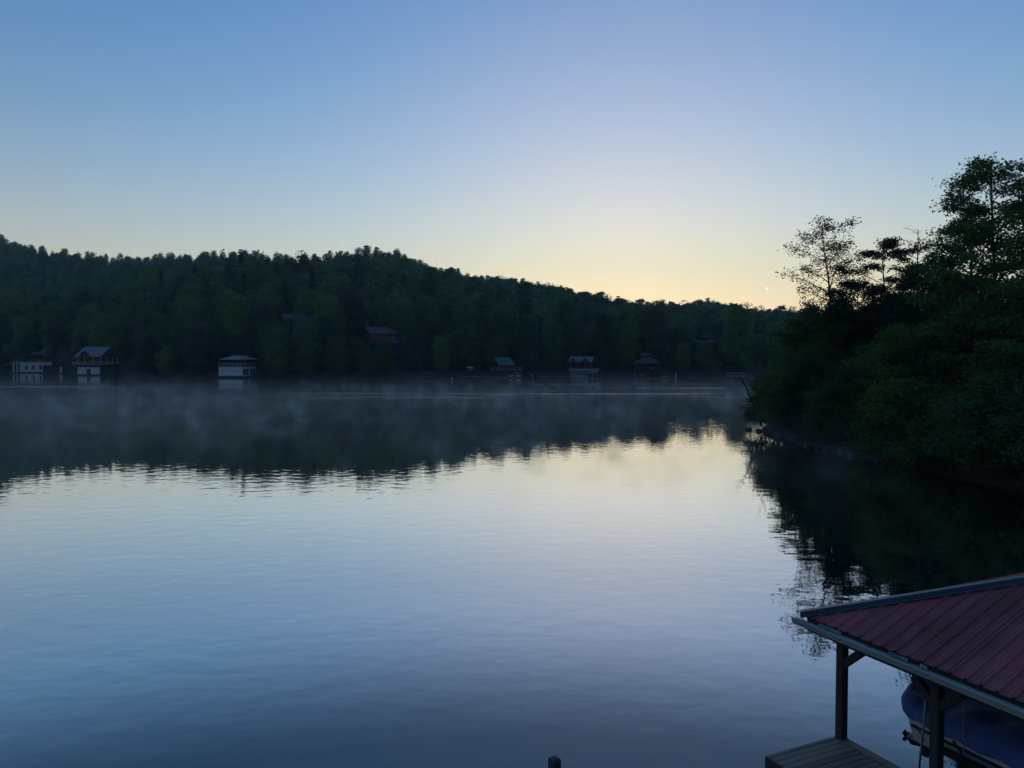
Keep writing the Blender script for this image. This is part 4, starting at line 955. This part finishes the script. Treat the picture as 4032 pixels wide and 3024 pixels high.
# ------------------------------------------------------------------ crescent moon
mm = bpy.data.materials.new('moonlight'); mm.use_nodes = True; nb = mm.node_tree.nodes['Principled BSDF']
nb.inputs['Base Color'].default_value = (.8, .78, .7, 1); nb.inputs['Emission Color'].default_value = (1, .93, .74, 1); nb.inputs['Emission Strength'].default_value = 6.0
p = aty(3021, 1135, 3200); R_ = 4.4; V = []
N = 14
for k in range(N + 1):
    an = -1.25 + 2.5 * k / N; th = .32 * math.cos(an * 1.2) + .02
    V += [(R_ * math.cos(an), -.3, R_ * math.sin(an)), (R_ * (1 - th) * math.cos(an), -.3, R_ * (1 - th) * math.sin(an)), (R_ * math.cos(an), .3, R_ * math.sin(an)), (R_ * (1 - th) * math.cos(an), .3, R_ * (1 - th) * math.sin(an))]
F = []
for k in range(N):
    a = 4 * k; b = a + 4; F += [(a, b, b+1, a+1), (a+2, a+3, b+3, b+2), (a, a+2, b+2, b), (a+1, b+1, b+3, a+3)]
mo = link('crescent_moon', np_mesh('crescent_moon', V, F, mm)); mo.location = p; mo.rotation_euler = (0, math.radians(140), 0)
tag(mo, 'tiny bright crescent low in the yellow dawn sky', 'moon')

# ------------------------------------------------------------------ morning mist on the lake and thin haze
def volume_mat(name, col, dens, aniso=0.0):
    m = bpy.data.materials.new(name); m.use_nodes = True; n, l = m.node_tree.nodes, m.node_tree.links
    n.remove(n['Principled BSDF']); v = n.new('ShaderNodeVolumePrincipled'); v.inputs['Color'].default_value = (*col, 1); v.inputs['Density'].default_value = dens
    v.inputs['Anisotropy'].default_value = aniso; l.new(v.outputs[0], n['Material Output'].inputs['Volume']); return m, n, l, v
m_, n_m, l_m, v_m = volume_mat('mist', (1.0, .93, .84), 0.02)
g = n_m.new('ShaderNodeNewGeometry'); sp = n_m.new('ShaderNodeSeparateXYZ'); l_m.new(g.outputs['Position'], sp.inputs[0])
def mmath(op, a, b=None):
    k = n_m.new('ShaderNodeMath'); k.operation = op
    for i, v in enumerate((a, b)):
        if v is None: continue
        if hasattr(v, 'default_value'): l_m.new(v, k.inputs[i])
        else: k.inputs[i].default_value = v
    return k.outputs[0]
def mr_(v, a, b, c, d):
    k = n_m.new('ShaderNodeMapRange'); l_m.new(v, k.inputs[0])
    for i, x in enumerate((a, b, c, d)): k.inputs[1 + i].default_value = x
    return k.outputs[0]
def mnoise(scale, detail, st=(1, 1, 1)):
    mp = n_m.new('ShaderNodeMapping'); mp.inputs['Scale'].default_value = st; l_m.new(g.outputs['Position'], mp.inputs[0])
    t = n_m.new('ShaderNodeTexNoise'); t.inputs['Scale'].default_value = scale; t.inputs['Detail'].default_value = detail; l_m.new(mp.outputs[0], t.inputs['Vector']); return t.outputs[0]
puff = mr_(mnoise(.3, 4, (1, .8, 1.1)), .58, .73, 0, 1); bank_ = mr_(mnoise(.028, 2), .40, .60, .2, 1.5)
fall = mmath('EXPONENT', mmath('MULTIPLY', sp.outputs[2], -.85))
edge = mmath('MULTIPLY', mr_(sp.outputs[1], 40, 66, 0, 1), mr_(sp.outputs[2], 3.2, 4.4, 1, 0))
farb = mmath('MULTIPLY', mr_(sp.outputs[1], 120, 230, 1.0, .05), mr_(sp.outputs[0], -60, 40, .9, 1.3))
den = mmath('MULTIPLY', mmath('MULTIPLY', mmath('MULTIPLY', mmath('ADD', puff, .05), bank_), mmath('MULTIPLY', fall, edge)), mmath('MULTIPLY', farb, .185))
l_m.new(den, v_m.inputs['Density'])
m_.cycles.volume_step_rate = 0.08
mi = MB().box(-330, 130, 38, 400, .03, 4.5).build('mist', m_); tag(mi, 'low wisps of morning mist drifting over the lake', 'mist', kind='stuff')

hm, *_r = volume_mat('haze', (.72, .95, 1.0), 0.00017)
hzb = MB().box(-2400, 2400, -400, 1900, -4, 230).build('haze', hm); tag(hzb, 'thin bluish dawn haze filling the valley', 'haze', kind='stuff')
